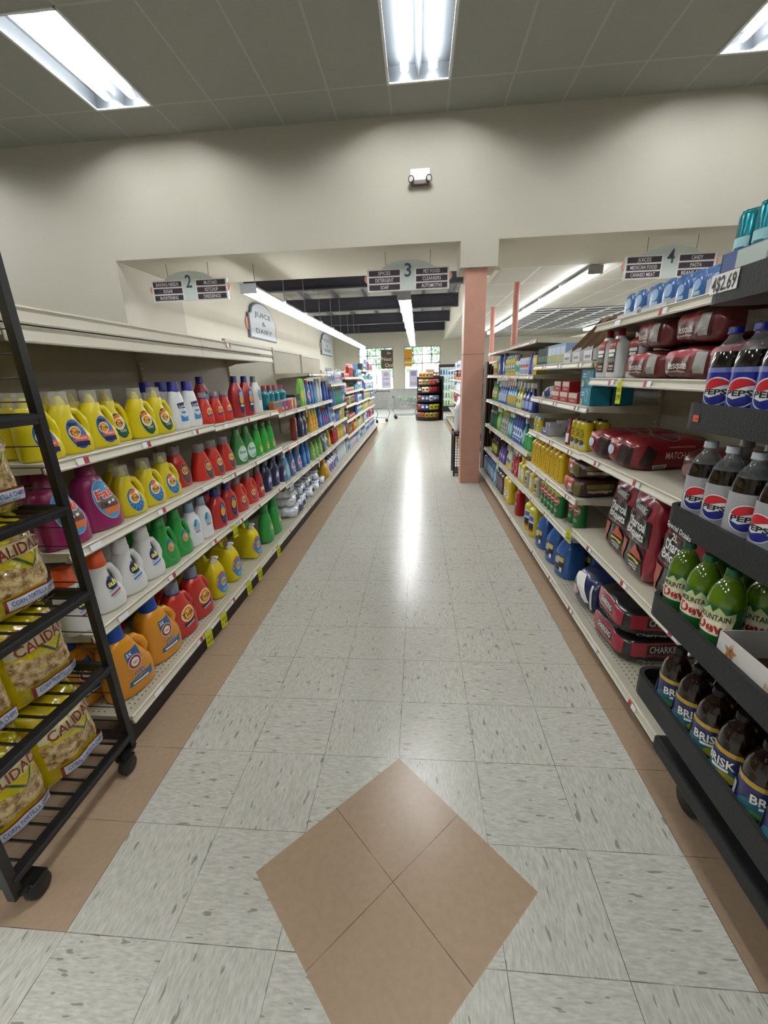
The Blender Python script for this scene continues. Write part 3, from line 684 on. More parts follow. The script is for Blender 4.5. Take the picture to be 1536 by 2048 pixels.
bottle('px', 'detergent_bottle', 'detergent bottle', 'drop', .15, .09, .26, '#3c7d44', '#4b8b50', .05, .026, [('E', .0, .078, .05, .06, mat('#a9cfa8', .4)), ('E', 0, .07, .046, .05, mat('#bcd9cd', .4)), ('T', 'Purex', 0, .092, .022, NAVY, .07, .05, .05), ('P', [(-.03, .03), (.035, .03), (.04, .06), (0, .045)], mat('#7fae9a', .4))], rough=.2)
GAIN = [('E', .012, .062, .024, .03, mat('#8fbf63', .4)), ('E', .012, .072, .016, .014, ORG), ('E', .016, .056, .014, .012, PCH), ('R', .012, .035, .02, .004, mat('#c4dca0', .4))]
bottle('gn', 'detergent_bottle', 'detergent bottle', 'waist', .115, .08, .252, '#2fa03c', '#246b33', .044, .026, GAIN)
def all_ops(c): return [('R', .006, .158, .02, .006, mat('#8fae86', .45), .25), ('E', .004, .126, .0295, .031, NAVY), ('T', 'all', .004, .126, .026, mat('#f2e86a', .4), .044, .05, .05), ('R', .008, .08, .026, .0045, c, .25), ('R', .004, .095, .024, .003, mat('#8ba6c8', .45), .2), ('R', .01, .068, .02, .002, mat('#9fb2c8', .45), .25)]
bottle('all_or', 'detergent_jug', 'detergent jug', 'jug', .144, .095, .271, '#dcdcdb', '#d4501c', .062, .037, all_ops(mat('#a8434c', .4)), (.36, .92))
bottle('all_wh', 'detergent_jug', 'detergent jug', 'jug', .144, .095, .271, '#dadad9', '#cfcfcc', .062, .036, all_ops(mat('#2f74ae', .4)), (.36, .92))
bottle('gj', 'detergent_jug', 'detergent jug', 'jug', .138, .092, .268, '#23903a', '#1f8034', .052, .032, oval(0, .095, .036, .062, mat('#55b05a', .4), mat('#2f8a44', .4)) + [('E', 0, .128, .028, .022, mat('#1f6f7c', .4)), ('E', .0, .105, .02, .026, mat('#b9965a', .4)), ('E', .008, .11, .008, .01, PCH), ('E', -.006, .1, .006, .008, ORG)], (.36, .92))
bottle('sn', 'softener_bottle', 'softener bottle', 'bottle', .122, .08, .262, '#dadbdb', '#7f95a5', .05, .029, oval(.004, .105, .032, .066, mat('#c9d2d9', .4), mat('#d3dfe6', .4)) + [('E', .002, .122, .026, .042, mat('#8fb3c4', .4)), ('P', [(-.022, .13), (0, .165), (.008, .16), (-.006, .12)], mat('#2f6f86', .4)), ('R', .004, .088, .02, .005, mat('#c96f6a', .4))])
bottle('rb', 'detergent_bottle', 'detergent bottle', 'bottle', .14, .085, .265, '#b02a28', '#2a2970', .05, .029, oval(.008, .095, .03, .07, mat('#8a2430', .4), NAVY) + [('E', .006, .11, .022, .032, mat('#d9a03a', .4)), ('E', .006, .145, .014, .012, mat('#4b86b4', .4)), ('R', .01, .06, .016, .008, PURP)])
bottle('rh', 'detergent_jug', 'detergent jug', 'jug', .165, .1, .257, '#c63226', None, .05, .03, oval(-.004, .08, .04, .052, mat('#cf7a70', .4), mat('#8c3a48', .4), .2) + tide(-.008, .09, .026) + [('E', .012, .055, .02, .016, mat('#b73a6a', .4))], (.34, .9), clearcap=CLEARD)
bottle('rg', 'softener_bottle', 'softener bottle', 'waist', .11, .08, .252, '#b22c30', '#5d5a5c', .045, .026, [('R', .008, .075, .026, .03, mat('#d9c9a8', .4)), ('R', .004, .1, .022, .012, BLK), ('T', '2X', .004, .1, .014, WHT, .02), ('R', .01, .045, .024, .016, mat('#b8433a', .4))])
bottle('nv', 'detergent_bottle', 'detergent bottle', 'bottle', .155, .09, .272, '#161c3c', '#141a36', .05, .032, [('E', .014, .085, .03, .06, mat('#6c6fa0', .4)), ('E', .014, .095, .022, .03, mat('#b9c8dc', .4)), ('E', .018, .06, .02, .024, PURP)])
AH = [('P', [(-.052, .05), (.07, .05), (.076, .09), (.02, .072), (-.046, .074)], mat('#2a6698', .4)), ('R', -.002, .185, .036, .034, mat('#27568c', .4), .05), ('E', -.002, .155, .034, .034, mat('#e9dcc9', .4)), ('E', -.002, .155, .031, .031, mat('#8c2f34', .4)), ('E', -.002, .155, .02, .02, mat('#e9e2d4', .4)), ('T', 'A&H', -.002, .155, .015, mat('#8c2f34', .4), .026), ('T', '3X', -.022, .203, .018, WHT, .028, .05, .05), ('T', 'OXI', .002, .105, .018, WHT, .05, .1, .1), ('T', 'CLEAN', .006, .085, .018, WHT, .07, .1, .1), ('T', 'OXI', .002, .105, .017, NAVY, .048, .1, .03), ('T', 'CLEAN', .006, .085, .017, NAVY, .068, .1, .03), ('R', .004, .062, .04, .004, WHT)]
bottle('ah', 'detergent_jug', 'detergent jug', 'big', .225, .13, .345, '#cf8a1c', '#17479a', .072, .04, AH, (.5, .86), rough=.28)
TB = tide(.004, .13, .046) + [('P', [(-.036, .078), (.046, .094), (.046, .082), (-.03, .066)], NAVY), ('R', .01, .066, .03, .004, mat('#b9b2c2', .4), .18)]
bottle('td', 'detergent_jug', 'detergent jug', 'big', .19, .12, .324, '#b32b22', None, .068, .038, TB, (.5, .88), clearcap=CLEARD, coly='#23266b', spout='#2b2d70')
bottle('gg', 'detergent_bottle', 'detergent bottle', 'waist', .155, .11, .325, '#2f8f41', '#227a38', .075, .037, [('E', .02, .11, .034, .06, mat('#5aa85a', .4)), ('E', .024, .125, .02, .022, mat('#d9b083', .4))])
# slim yellow dispenser jugs: broad plain flank towards the aisle mouth, printed front
s_ = Shape([(0, .44, 0, .46), (.03, .5, 0, .5), (.6, .5, 0, .5), (.8, .46, 0, .46), (1, .34, 0, .34)], .125, .2, .235, 4.)
b = MB(); s_.mesh(b, mat('#d3c21a', .32, coat=.3), 28, 12); pr = [('dispenser_jug', b.mesh('dispenser_jug'))]
b = MB(); b.tube([(.0, 0, .225), (-.01, 0, .265), (-.045, 0, .285), (-.08, 0, .262), (-.088, 0, .215)], .013, mat('#d3c21a', .32), 8); pr.append(('handle', b.mesh('handle')))
b = MB(); b.lathe([(.024, .232), (.024, .25), (.014, .256), (.012, .275)], mat('#dedad0', .25, alpha=.7), 14, .052); b.box(.045, .085, -.008, .008, .262, .274, mat('#e8e8e4', .3)); pr.append(('spigot', b.mesh('spigot')))
b = MB(); b.lathe([(.014, .2), (.015, .232), (.013, .24)], BLK, 12, -.075, .0); pr.append(('vent_cap', b.mesh('vent_cap')))
b = MB(); decal(b, [('E', 0, .1, .056, .075, mat('#d6592f', .4), .2), ('E', 0, .092, .053, .068, mat('#3d7fc0', .4), .2)] + tide(0, .105, .026) + [('E', .004, .05, .028, .012, CYAN)], s_.fn); pr.append(('label', b.mesh('label')))
proto('yt', 'dispenser_jug', 'detergent jug', pr, .2)

def generic(kind, name, cat, style, W, D, H, col, cap, lab1, lab2=None, caph=None, n=2.4, single=False, rough=.3, trigger=None, txt=None, handle=None):
    caph = caph or H * .16; z = H * .4
    m1 = mat(lab1, .45) if lab1 else None; ops = []
    if m1: ops.append(('R' if n > 3 else 'E', 0, z * .95, W * .36, H * .24, m1))
    if lab2: ops += [('E', 0, z * 1.08, W * .24, H * .1, mat(lab2, .45)), ('R', 0, z * .62, W * .26, H * .03, mat(lab2, .45))]
    if txt: ops.append(('T', txt, 0, z * 1.08, H * .07, WHT, W * .5))
    bottle(kind, name, cat, style, W, D, H, col, cap, caph, min(W, D) * (.26 if style != 'can' else .4), ops, handle, n=n, rough=rough, trigger=trigger)
PROF['can'] = [(0, .46, 0, .46), (.02, .5, 0, .5), (.93, .5, 0, .5), (.97, .44, 0, .44), (1, .42, 0, .42)]
def carton(kind, name, cat, W, D, H, col, ops=(), side=None, extra=None, r=.002):
    b = MB(); b.rbox(-D / 2, D / 2, -W / 2, W / 2, 0, H, mat(col, .5), r); pr = [(name, b.mesh(name))]
    if ops: b = MB(); decal(b, ops, lambda u, v, o: (D / 2 + o, u, v)); pr.append(('label', b.mesh('label')))
    if side: b = MB(); decal(b, side, lambda u, v, o: (-u, W / 2 + o, v)); pr.append(('side_label', b.mesh('side_label')))
    proto(kind, name, cat, pr, D)

# ---------------- further product kinds
GK = [  # kind, name, category, style, W, D, H, colour, cap, label, second label
 ('teal', 'scent_bead_bottle', 'scent booster', 'flask', .085, .07, .205, '#13707c', '#a12c48', '#2b8a94', None),
 ('limeb', 'softener_bottle', 'softener bottle', 'waist', .1, .075, .3, '#7ab648', '#79c83a', '#a9cf7a', '#d9b06a'),
 ('blured', 'softener_bottle', 'softener bottle', 'waist', .115, .08, .285, '#355f9e', '#a3273c', '#c9c6d6', '#c46a8a'),
 ('blub', 'softener_bottle', 'softener bottle', 'waist', .095, .075, .27, '#2365a8', '#1f4c94', '#5f8fca', None),
 ('whtb', 'softener_bottle', 'softener bottle', 'waist', .095, .075, .295, '#b9c6cb', '#a9b4ba', '#cfd8da', None),
 ('navb', 'softener_bottle', 'softener bottle', 'waist', .09, .075, .26, '#1f3f8e', '#1b2c72', '#3a5ba8', None),
 ('ylwb', 'softener_bottle', 'softener bottle', 'waist', .09, .07, .265, '#cfae3e', '#c9bd96', '#d8803a', '#e2c455'),
 ('pinkb', 'softener_bottle', 'softener bottle', 'waist', .08, .07, .2, '#3c5fa6', '#a31f4a', '#9a4a86', None),
 ('bluj', 'softener_jug', 'softener jug', 'drop', .15, .1, .28, '#3d6a98', '#9c2f45', '#c7bcc6', '#a05a80'),
 ('lgrn', 'dish_soap_bottle', 'soap bottle', 'drop', .12, .08, .23, '#74a657', '#5f9a4c', '#a4c67c', '#6fa04f'),
 ('jar', 'cleaner_bottle', 'cleaner bottle', 'gallon', .13, .12, .24, '#3e463c', '#9aa09a', '#5d675c', None),
 ('wblu', 'cleaner_bottle', 'cleaner bottle', 'gallon', .11, .1, .23, '#bcc4cc', '#9aa4ac', '#3e5c9a', None),
 ('yel', 'cleaner_bottle', 'cleaner bottle', 'waist', .12, .09, .25, '#b79a22', '#b7a43a', '#c9b23f', None),
 ('grn', 'cleaner_bottle', 'cleaner bottle', 'waist', .1, .08, .24, '#1f7a66', '#1d6b58', '#2d8f78', None),
 ('grw', 'cleaner_bottle', 'cleaner bottle', 'gallon', .12, .1, .25, '#5d7a70', '#2d4a42', '#b4bec0', None),
 ('gold', 'oil_jug', 'oil jug', 'gallon', .2, .15, .26, '#b88a14', '#b8841a', '#c99a24', None),
 ('blch', 'bleach_jug', 'bleach jug', 'gallon', .13, .11, .26, '#cfd6dc', '#3f4652', '#5a3f86', '#8f7fc0'),
 ('blch2', 'bleach_jug', 'bleach jug', 'gallon', .14, .11, .28, '#d4dadf', '#2d3552', '#b8b23f', '#3b6b9a'),
 ('wfl', 'bleach_bottle', 'bleach bottle', 'spray', .09, .09, .28, '#cdd5dd', '#dfe3e6', '#2c4aa0', None),
 ('can_bl', 'spray_can', 'spray can', 'can', .068, .068, .24, '#3f62a6', '#3a5a9a', '#c7cbd8', None),
 ('can_yl', 'canister', 'canister', 'can', .09, .09, .2, '#c7b22a', '#8fb0c9', '#4a7fb5', '#e0cf57'),
 ('wipe', 'wipes_canister', 'wipes canister', 'can', .1, .1, .16, '#c9c4d9', '#6c5a9c', '#2d9a7c', None),
 ('glgr', 'cleaner_bottle', 'cleaner bottle', 'spray', .1, .07, .25, '#4f9a48', '#2f6b3a', '#b8a25a', '#cfd9a8'),
]
for k in GK: generic(*k)
bottle('oo', 'oxygen_tub_bottle', 'bottle', 'spray', .1, .08, .265, '#35599e', '#d4d8dc', .06, .018, [('E', 0, .08, .034, .05, mat('#9fb0d6', .4))], trigger='#d3d6da')
bottle('sp_bl', 'spray_bottle', 'spray bottle', 'spray', .1, .07, .265, '#2f57a8', '#c8ccd2', .07, .016, [('R', 0, .075, .034, .045, mat('#a9b4d0', .4))], trigger='#d6d9de')
bottle('sp_cy', 'spray_bottle', 'spray bottle', 'spray', .1, .07, .262, '#3d93c4', '#a33f44', .07, .016, [('R', 0, .07, .036, .045, mat('#b79a3e', .4))], trigger='#d6d9de')
bottle('sp_yl', 'spray_bottle', 'spray bottle', 'spray', .1, .07, .265, '#b8b03c', '#c8cc6a', .07, .016, [('R', 0, .07, .034, .05, mat('#d3cf8a', .4)), ('E', 0, .08, .02, .02, mat('#5f7f3f', .4))], trigger='#d8dbd8')
bottle('sp_nv', 'spray_bottle', 'spray bottle', 'spray', .115, .07, .255, '#22357e', '#1c2a66', .07, .016, [('R', 0, .06, .036, .034, mat('#93a5cf', .4))], trigger='#e0e2e4')
bottle('sp_rd', 'spray_bottle', 'spray bottle', 'spray', .12, .08, .285, '#a01c22', '#e3e3e0', .07, .016, [('E', .0, .09, .035, .05, mat('#c98a8a', .4)), ('E', 0, .095, .026, .034, mat('#8c1a20', .4))], trigger='#dfe0dc')
bottle('sp_wh', 'spray_bottle', 'spray bottle', 'spray', .09, .07, .265, '#c9cdb8', '#a8ac8c', .06, .016, [('R', 0, .06, .032, .045, mat('#c9b640', .4)), ('R', 0, .1, .03, .02, mat('#5f6f9c', .4))], trigger='#b4b8a0')
bottle('sp_pu', 'spray_bottle', 'spray bottle', 'spray', .1, .07, .26, '#3f2a72', '#241c3c', .06, .016, [('E', 0, .08, .034, .05, mat('#6d5ca4', .4)), ('E', 0, .09, .016, .016, mat('#d9b9c4', .4))], trigger='#1b1a22')
generic('brn', 'wood_cleaner_bottle', 'cleaner bottle', 'flask', .11, .075, .25, '#3a2414', '#241a14', '#7f8f2c', '#c4cc5a', n=3)
generic('lys', 'disinfectant_bottle', 'cleaner bottle', 'spray', .09, .08, .275, '#2f7d78', '#b9c4c4', '#8fb9c0', None)
generic('clr', 'clear_bottle', 'cleaner bottle', 'spray', .1, .08, .265, '#8f9a8c', '#8fa23a', '#a9ad9c', '#6a5a7c')
generic('clo', 'cleaner_bottle', 'cleaner bottle', 'waist', .09, .07, .27, '#2f52a0', '#23245f', '#dfe3ea', '#3f5fa8')
generic('ltgr', 'dish_soap_bottle', 'soap bottle', 'spray', .085, .07, .28, '#6aa04a', '#c9d2b8', '#8fbf6a', None)
generic('dkgr', 'dish_soap_bottle', 'soap bottle', 'flask', .085, .07, .275, '#1f4a34', '#1b2b24', '#2f6b4c', None)
generic('emer', 'cleaner_bottle', 'cleaner bottle', 'flask', .12, .1, .2, '#167a2c', '#145f26', '#2f9a48', None, n=4)
generic('ygb', 'yellow_cleaner_bottle', 'cleaner bottle', 'flask', .1, .09, .22, '#c4ae24', '#bda51f', '#c2c4b4', None, n=3)
generic('tan', 'polish_bottle', 'cleaner bottle', 'flask', .11, .09, .21, '#a79c86', '#8f8672', '#b8ae9a', '#4a4238', n=3)
generic('dkj', 'antifreeze_jug', 'motor fluid jug', 'flask', .12, .1, .3, '#3a2b33', '#16161a', '#6d5f6c', None, n=3)
generic('wsb', 'coolant_jug', 'motor fluid jug', 'flask', .12, .1, .3, '#27568a', '#8f2a30', '#9fb4c4', None, n=3)
generic('lbl', 'softener_jug', 'softener jug', 'drop', .13, .1, .27, '#5b9ac0', '#c4ccd0', '#9fc0d0', None)
# motor oil, yellow slim flasks with black vertical lettering
bottle('oil', 'motor_oil_bottle', 'motor oil bottle', 'flask', .078, .12, .228, '#d3aa12', None, .001, .01, [('R', 0, .1, .018, .082, mat('#d9b822', .4)), ('T', 'PENNZOIL', .0, .1, .022, BLK, .15, PI / 2, .03)], n=4., rough=.35)
# yellow twin-neck cleaner, drain opener
bottle('yjr', 'drain_jug', 'cleaner jug', 'flask', .13, .1, .32, '#cdb01a', '#c9a81a', .03, .03, [('E', .004, .1, .034, .05, mat('#e3dcb8', .4)), ('T', 'EASY', 0, .12, .022, BLK, .06), ('T', 'OFF', 0, .09, .022, BLK, .05)], (.6, .93), n=3.)
bottle('redb', 'red_fuel_bottle', 'cleaner bottle', 'flask', .095, .085, .3, '#a3141c', '#c9a0a0', .03, .024, [('R', 0, .1, .03, .07, mat('#8c1018', .4)), ('E', 0, .12, .018, .02, mat('#cf8a86', .4))], n=3.)
bottle('ytl', 'tile_cleaner_jug', 'cleaner jug', 'flask', .12, .1, .31, '#c8bc2c', '#d3c83a', .03, .026, [('R', 0, .15, .034, .045, mat('#c6ccd6', .4)), ('R', 0, .16, .03, .02, mat('#3f5fa8', .4)), ('R', 0, .09, .032, .03, BLK), ('R', 0, .052, .028, .01, mat('#c94a3a', .4))], (.6, .93), n=3.)
bottle('wash', 'washer_fluid_jug', 'washer fluid jug', 'gallon', .17, .17, .33, '#2a5696', '#d3d6d8', .03, .024, [('R', 0, .105, .05, .055, mat('#1c2232', .4)), ('R', .01, .135, .036, .018, mat('#c9b25a', .4)), ('R', -.022, .118, .022, .02, mat('#aab4c4', .4)), ('R', .026, .062, .012, .016, WHT)], n=3.2, rough=.22)
bottle('cans', 'lubricant_can', 'spray can', 'can', .068, .068, .19, '#c9b31a', '#2b2a2a', .012, .018, [('R', 0, .03, .03, .014, mat('#b9b9b4', .4)), ('E', 0, .055, .024, .018, mat('#4a4a48', .4)), ('T', 'FIX', 0, .125, .022, BLK, .04, .1), ('T', 'FLAT', 0, .095, .024, BLK, .05, .1, .03)])
bottle('ajax', 'green_canister', 'cleanser canister', 'can', .085, .085, .2, '#1d6b36', '#b9b02c', .012, .034, [('E', 0, .125, .034, .034, mat('#c9c4b4', .4)), ('E', 0, .125, .03, .03, RED), ('R', 0, .125, .026, .007, WHT), ('T', 'COMET', 0, .125, .01, RED, .04), ('R', 0, .06, .02, .004, mat('#9fc4a4', .4)), ('R', 0, .048, .024, .003, mat('#9fc4a4', .4)), ('R', 0, .172, .04, .01, mat('#b4b03a', .4))], n=2.)
bottle('redcan', 'red_tube_bottle', 'glue bottle', 'spray', .05, .05, .185, '#8e1f24', '#a3252a', .03, .008, [('R', 0, .05, .018, .03, WHT)])
LF = [('R', -.004, .1, .037, .07, mat('#2b2725', .4)), ('R', -.004, .17, .037, .022, mat('#a8332f', .4)), ('T', 'CharKing', -.004, .17, .014, mat('#e4c9bb', .4), .058), ('R', -.002, .135, .028, .008, WHT), ('R', -.002, .115, .024, .007, WHT), ('R', -.004, .09, .036, .01, mat('#6b6a4a', .4)), ('P', [(-.039, .03), (-.022, .03), (-.014, .07), (-.026, .08), (-.038, .06)], mat('#b05a40', .4)), ('R', .008, .06, .02, .005, mat('#b9b2a6', .4)), ('R', .008, .045, .02, .003, mat('#b9b2a6', .4))]
bottle('lf', 'lighter_fluid_bottle', 'lighter fluid', 'flask', .115, .075, .242, '#c6c8cb', '#8e1c22', .036, .02, LF, n=3.2)
carton('tealbox', 'tissue_carton', 'carton', .17, .115, .104, '#15809a', [('E', .02, .058, .026, .034, WHT), ('E', .02, .058, .023, .031, mat('#15809a', .4)), ('R', -.035, .075, .02, .005, mat('#a9d4de', .4)), ('R', -.035, .06, .022, .004, mat('#a9d4de', .4)), ('R', -.045, .02, .012, .018, mat('#b9cf4a', .4))])
carton('redtray', 'match_carton', 'carton', .165, .12, .07, '#a3222a', [('R', 0, .05, .075, .016, mat('#c9bda8', .4)), ('T', 'Diamond', 0, .018, .014, mat('#e0c4bb', .4), .08)])
carton('dryer', 'dryer_sheet_box', 'box', .105, .05, .1, '#b4662f', [('R', 0, .03, .045, .026, mat('#c4693a', .4)), ('R', 0, .072, .045, .018, mat('#4d7f9c', .4))])
carton('dryer2', 'dryer_sheet_box', 'box', .11, .05, .105, '#7f93b4', [('R', .02, .05, .03, .045, mat('#a83a5a', .4)), ('R', -.03, .05, .02, .045, mat('#2b3f7c', .4)), ('R', -.03, .03, .014, .012, WHT)])
carton('dryer3', 'dryer_sheet_box', 'box', .11, .05, .11, '#c9a08a', [('R', -.02, .05, .03, .045, mat('#b8423c', .4)), ('R', .03, .06, .018, .03, mat('#e0c9a8', .4))])
carton('pouch', 'detergent_pouch', 'pouch', .14, .06, .235, '#7a2f26', [('R', 0, .19, .06, .03, mat('#c45a34', .4)), ('R', 0, .06, .06, .05, mat('#4a2336', .4)), ('E', -.01, .12, .045, .04, mat('#c98a3a', .4)), ('E', 0, .115, .03, .026, mat('#e3dcc8', .4)), ('T', 'Tide', 0, .118, .024, NAVY, .06, .2)], r=.02)
carton('shirtbox', 'blue_box', 'box', .09, .1, .15, '#8aa5c4', [('R', 0, .1, .035, .03, mat('#c3d2df', .4)), ('R', 0, .04, .035, .026, mat('#b5b36a', .4))])
carton('dkbox', 'dark_green_box', 'box', .075, .1, .14, '#17302c', [('R', 0, .05, .026, .024, mat('#4f6f68', .4))])
carton('ylbox', 'yellow_box', 'box', .08, .09, .16, '#b8a02a', [('R', 0, .11, .03, .026, mat('#d9cf7a', .4)), ('E', 0, .05, .026, .03, mat('#8c5a24', .4))])
carton('wrbox', 'white_box', 'box', .09, .08, .15, '#c2c6d0', [('R', 0, .08, .036, .014, mat('#a8343c', .4)), ('R', 0, .115, .034, .012, mat('#9fb8d9', .4)), ('R', 0, .03, .03, .02, mat('#8c94b0', .4))])
carton('pumice', 'soap_box', 'box', .05, .1, .115, '#b7b2c0', [('R', 0, .06, .018, .04, mat('#8f86ac', .4))])

# slanted white display tray holding boxes
def tray(name, W, D, Hf, Hb, inner, side_t=None, front=None, col='#cfd0d2'):
    m = mat(col, .5); mi = mat(inner, .7); b = MB(); t = .004
    b.box(-D / 2, D / 2, -W / 2, W / 2, 0, t, m); b.box(D / 2 - t, D / 2, -W / 2, W / 2, 0, Hf, m)
    for s in (-1, 1):
        ya, yb = s * W / 2 - (t if s > 0 else 0), s * W / 2 + (0 if s > 0 else t)
        if Hb > .2: b.prism([(D / 2 - .05, 0), (D / 2, 0), (D / 2, Hf), (D / 2 - .05, Hf * 1.5)], 'y', ya, yb, m); b.prism([(-D / 2, 0), (D / 2 - .05, 0), (D / 2 - .05, Hf * 1.5), (-D / 2, Hb)], 'y', ya, yb, mi)
        else: b.prism([(-D / 2, 0), (D / 2, 0), (D / 2, Hf), (-D / 2, Hb)], 'y', ya, yb, m)
    b.box(-D / 2, -D / 2 + t, -W / 2, W / 2, 0, Hb, mi)
    pr = [(name, b.mesh(name))]
    if front: b = MB(); decal(b, front, lambda u, v, o: (D / 2 + o, u, v)); pr.append(('label', b.mesh('label')))
    if side_t: b = MB(); decal(b, side_t, lambda u, v, o: (-u, W / 2 + o, v)); pr.append(('side_label', b.mesh('side_label')))
    return pr
proto('wtray', 'display_tray', 'display tray', tray('display_tray', .15, .22, .06, .27, '#6a5238', None, [('R', 0, .026, .045, .008, mat('#56545a', .4))]), .2)
proto('ptray', 'display_tray', 'display tray', tray('display_tray', .2, .3, .05, .11, '#8f8f94', [('T', 'Pumie', .03, .05, .03, BLK, .1, .0, .04), ('R', .03, .024, .07, .004, mat('#4a4a52', .4))], [('R', 0, .026, .09, .02, mat('#4b4788', .4)), ('R', 0, .03, .05, .004, WHT)], '#a9a8aa'), .3)
proto('slant', 'display_tray', 'display tray', tray('display_tray', .22, .3, .02, .17, '#6a5238', col='#b9bbbf'), .3)
s_ = Pillow0(.09, .13, .022) if 0 else Shape([(0, .4, 0, .4), (.04, .5, 0, .5), (.7, .48, 0, .5), (.9, .4, 0, .3), (1, .3, 0, .12)], .09, .03, .13, 3.)
b = MB(); s_.mesh(b, mat('#33619c', .25, coat=.6)); pr = [('blue_pouch', b.mesh('blue_pouch'))]
b = MB(); decal(b, [('E', 0, .075, .028, .03, mat('#8fb0d4', .3)), ('R', 0, .03, .03, .01, mat('#9fb9c9', .3))], s_.fn); pr.append(('label', b.mesh('label'))); proto('bpouch', 'blue_pouch', 'pouch', pr, .03)

# ---------------- bags
def sup(a, b_, c, k): q = (abs(a) ** k + abs(b_) ** k + abs(c) ** k) ** (1 / k); return a / q, b_ / q, c / q
class Bag:
    """rounded sack: W along y, D along x, H along z; wrinkled film"""
    def __init__(s, W, D, H, k=4.5, wr=.009, taper=0., seed=0, sc_=14.):
        s.W, s.D, s.H, s.k, s.wr, s.tp, s.sd, s.sc = W, D, H, k, wr, taper, seed, sc_ * .72
    def pt(s, a, b_, c, off=0.):
        x, y, z = sup(a, b_, c, s.k); t = 1 - s.tp * (max(z, 0) ** 2)
        p = Vector((x * s.D / 2 * t, y * s.W / 2 * (1 - s.tp * .25 * max(z, 0) ** 2), z * s.H / 2))
        n = Vector((x / s.D, y / s.W, z / s.H)).normalized()
        q = p * s.sc + Vector((s.sd * 3.1, s.sd, 0)); d = noise.noise(q) * s.wr * 1.1 + (1 - abs(noise.noise(q * 1.7))) ** 2 * s.wr * 1.1
        p = p + n * (d + off); p.z += s.H / 2; return p
    def mesh(s, mb, m, n=16):
        for ax in range(3):
            for sg in (-1, 1):
                vs = []
                for i in range(n + 1):
                    for j in range(n + 1):
                        u, v = 2 * i / n - 1, 2 * j / n - 1; q = [0, 0, 0]; q[ax] = sg; q[(ax + 1) % 3] = u; q[(ax + 2) % 3] = v; vs.append(s.pt(*q))
                mb.add(vs, [(i * (n + 1) + j, (i + 1) * (n + 1) + j, (i + 1) * (n + 1) + j + 1, i * (n + 1) + j + 1) for i in range(n) for j in range(n)], m, True)
    def front(s, u, v, o): return s.pt(1, u / (s.W / 2), (v - s.H / 2) / (s.H / 2), o + .0008)
    def side(s, u, v, o): return s.pt(-u / (s.D / 2), 1, (v - s.H / 2) / (s.H / 2), o + .0008)
    def top(s, u, v, o): return s.pt(-v / (s.D / 2), u / (s.W / 2), 1, o + .0008)
def bagproto(kind, name, cat, bag, col, front=(), side=(), top=(), rough=.3, coat=.5, n=26, vary=0.):
    b = MB(); bag.mesh(b, mat(col, rough, coat=coat, vary=vary, scale=20), n); me = b.mesh(name)
    bm = bmesh.new(); bm.from_mesh(me); bmesh.ops.remove_doubles(bm, verts=bm.verts[:], dist=1e-5); bmesh.ops.recalc_face_normals(bm, faces=bm.faces[:]); bm.to_mesh(me); bm.free()
    pr = [(name, me)]
    if front: b = MB(); decal(b, front, bag.front, .0018); pr.append(('front_print', b.mesh('front_print')))
    if side: b = MB(); decal(b, side, bag.side, .0018); pr.append(('side_print', b.mesh('side_print')))
    if top: b = MB(); decal(b, top, bag.top, .0018); pr.append(('top_print', b.mesh('top_print')))
    proto(kind, name, cat, pr, bag.D)
CKR = mat('#9c2a3a', .3, coat=.4); CKB = mat('#1c1a1a', .35, coat=.3); EMB = mat('#b3452a', .4)
bg = Bag(.27, .16, .43, 5, .007, .35, 1)
bagproto('ck_up', 'charcoal_bag', 'charcoal bag', bg, '#8c2434', [
    ('R', 0, .245, .122, .062, CKB), ('R', 0, .085, .1, .085, CKB), ('R', 0, .345, .07, .028, CKB, -.08), ('T', 'CHARKING', 0, .345, .03, WHT, .115, -.08, .02),
    ('T', 'Charcoal', 0, .27, .042, WHT, .17, 0, .05), ('T', 'Briquets', 0, .225, .042, WHT, .17, 0, .05), ('P', [(-.13, .0), (-.1, .0), (-.06, .16), (-.13, .17)], mat('#a8543f', .35)), ('R', .03, .1, .055, .006, mat('#c9c02a', .4)),
    ('P', [(-.02, .12), (.09, .12), (.07, .15), (.06, .135), (.045, .165), (.03, .14), (.015, .17), (0, .14)], EMB), ('R', .03, .075, .045, .003, WHT), ('R', .03, .06, .04, .003, WHT), ('R', .0, .19, .05, .004, mat('#6a6a66', .4))],
    [('R', 0, .14, .035, .11, CKB), ('T', 'CHARKING', .0, .14, .03, WHT, .19, PI / 2, .02)])
bg = Bag(.36, .41, .135, 5, .008, 0, 2, 9.)
bagproto('ck_fl', 'charcoal_bag', 'charcoal bag', bg, '#1b191a', [('R', .0, .083, .16, .034, CKR), ('R', .0, .085, .075, .016, CKB), ('T', 'CHARKING', 0, .085, .022, WHT, .13, 0, .02), ('T', 'Charcoal Briquets', 0, .03, .024, WHT, .27, 0, .04)],
    [('R', 0, .085, .17, .03, CKR), ('R', .0, .085, .09, .02, CKB), ('T', 'CHARKING', .0, .085, .026, mat('#cfc4b8', .4), .16, 0, .02), ('T', 'Charcoal Briquets', .02, .03, .024, mat('#b9b2a8', .4), .3, 0, .03)],
    [('R', -.04, .1, .12, .1, CKR), ('R', .06, -.06, .08, .12, mat('#2b2b2d', .3)), ('R', -.1, .16, .05, .006, WHT, .6)])
bg = Bag(.25, .40, .15, 4, .008, 0, 3, 9.)
KF = mat('#7f1a22', .3)
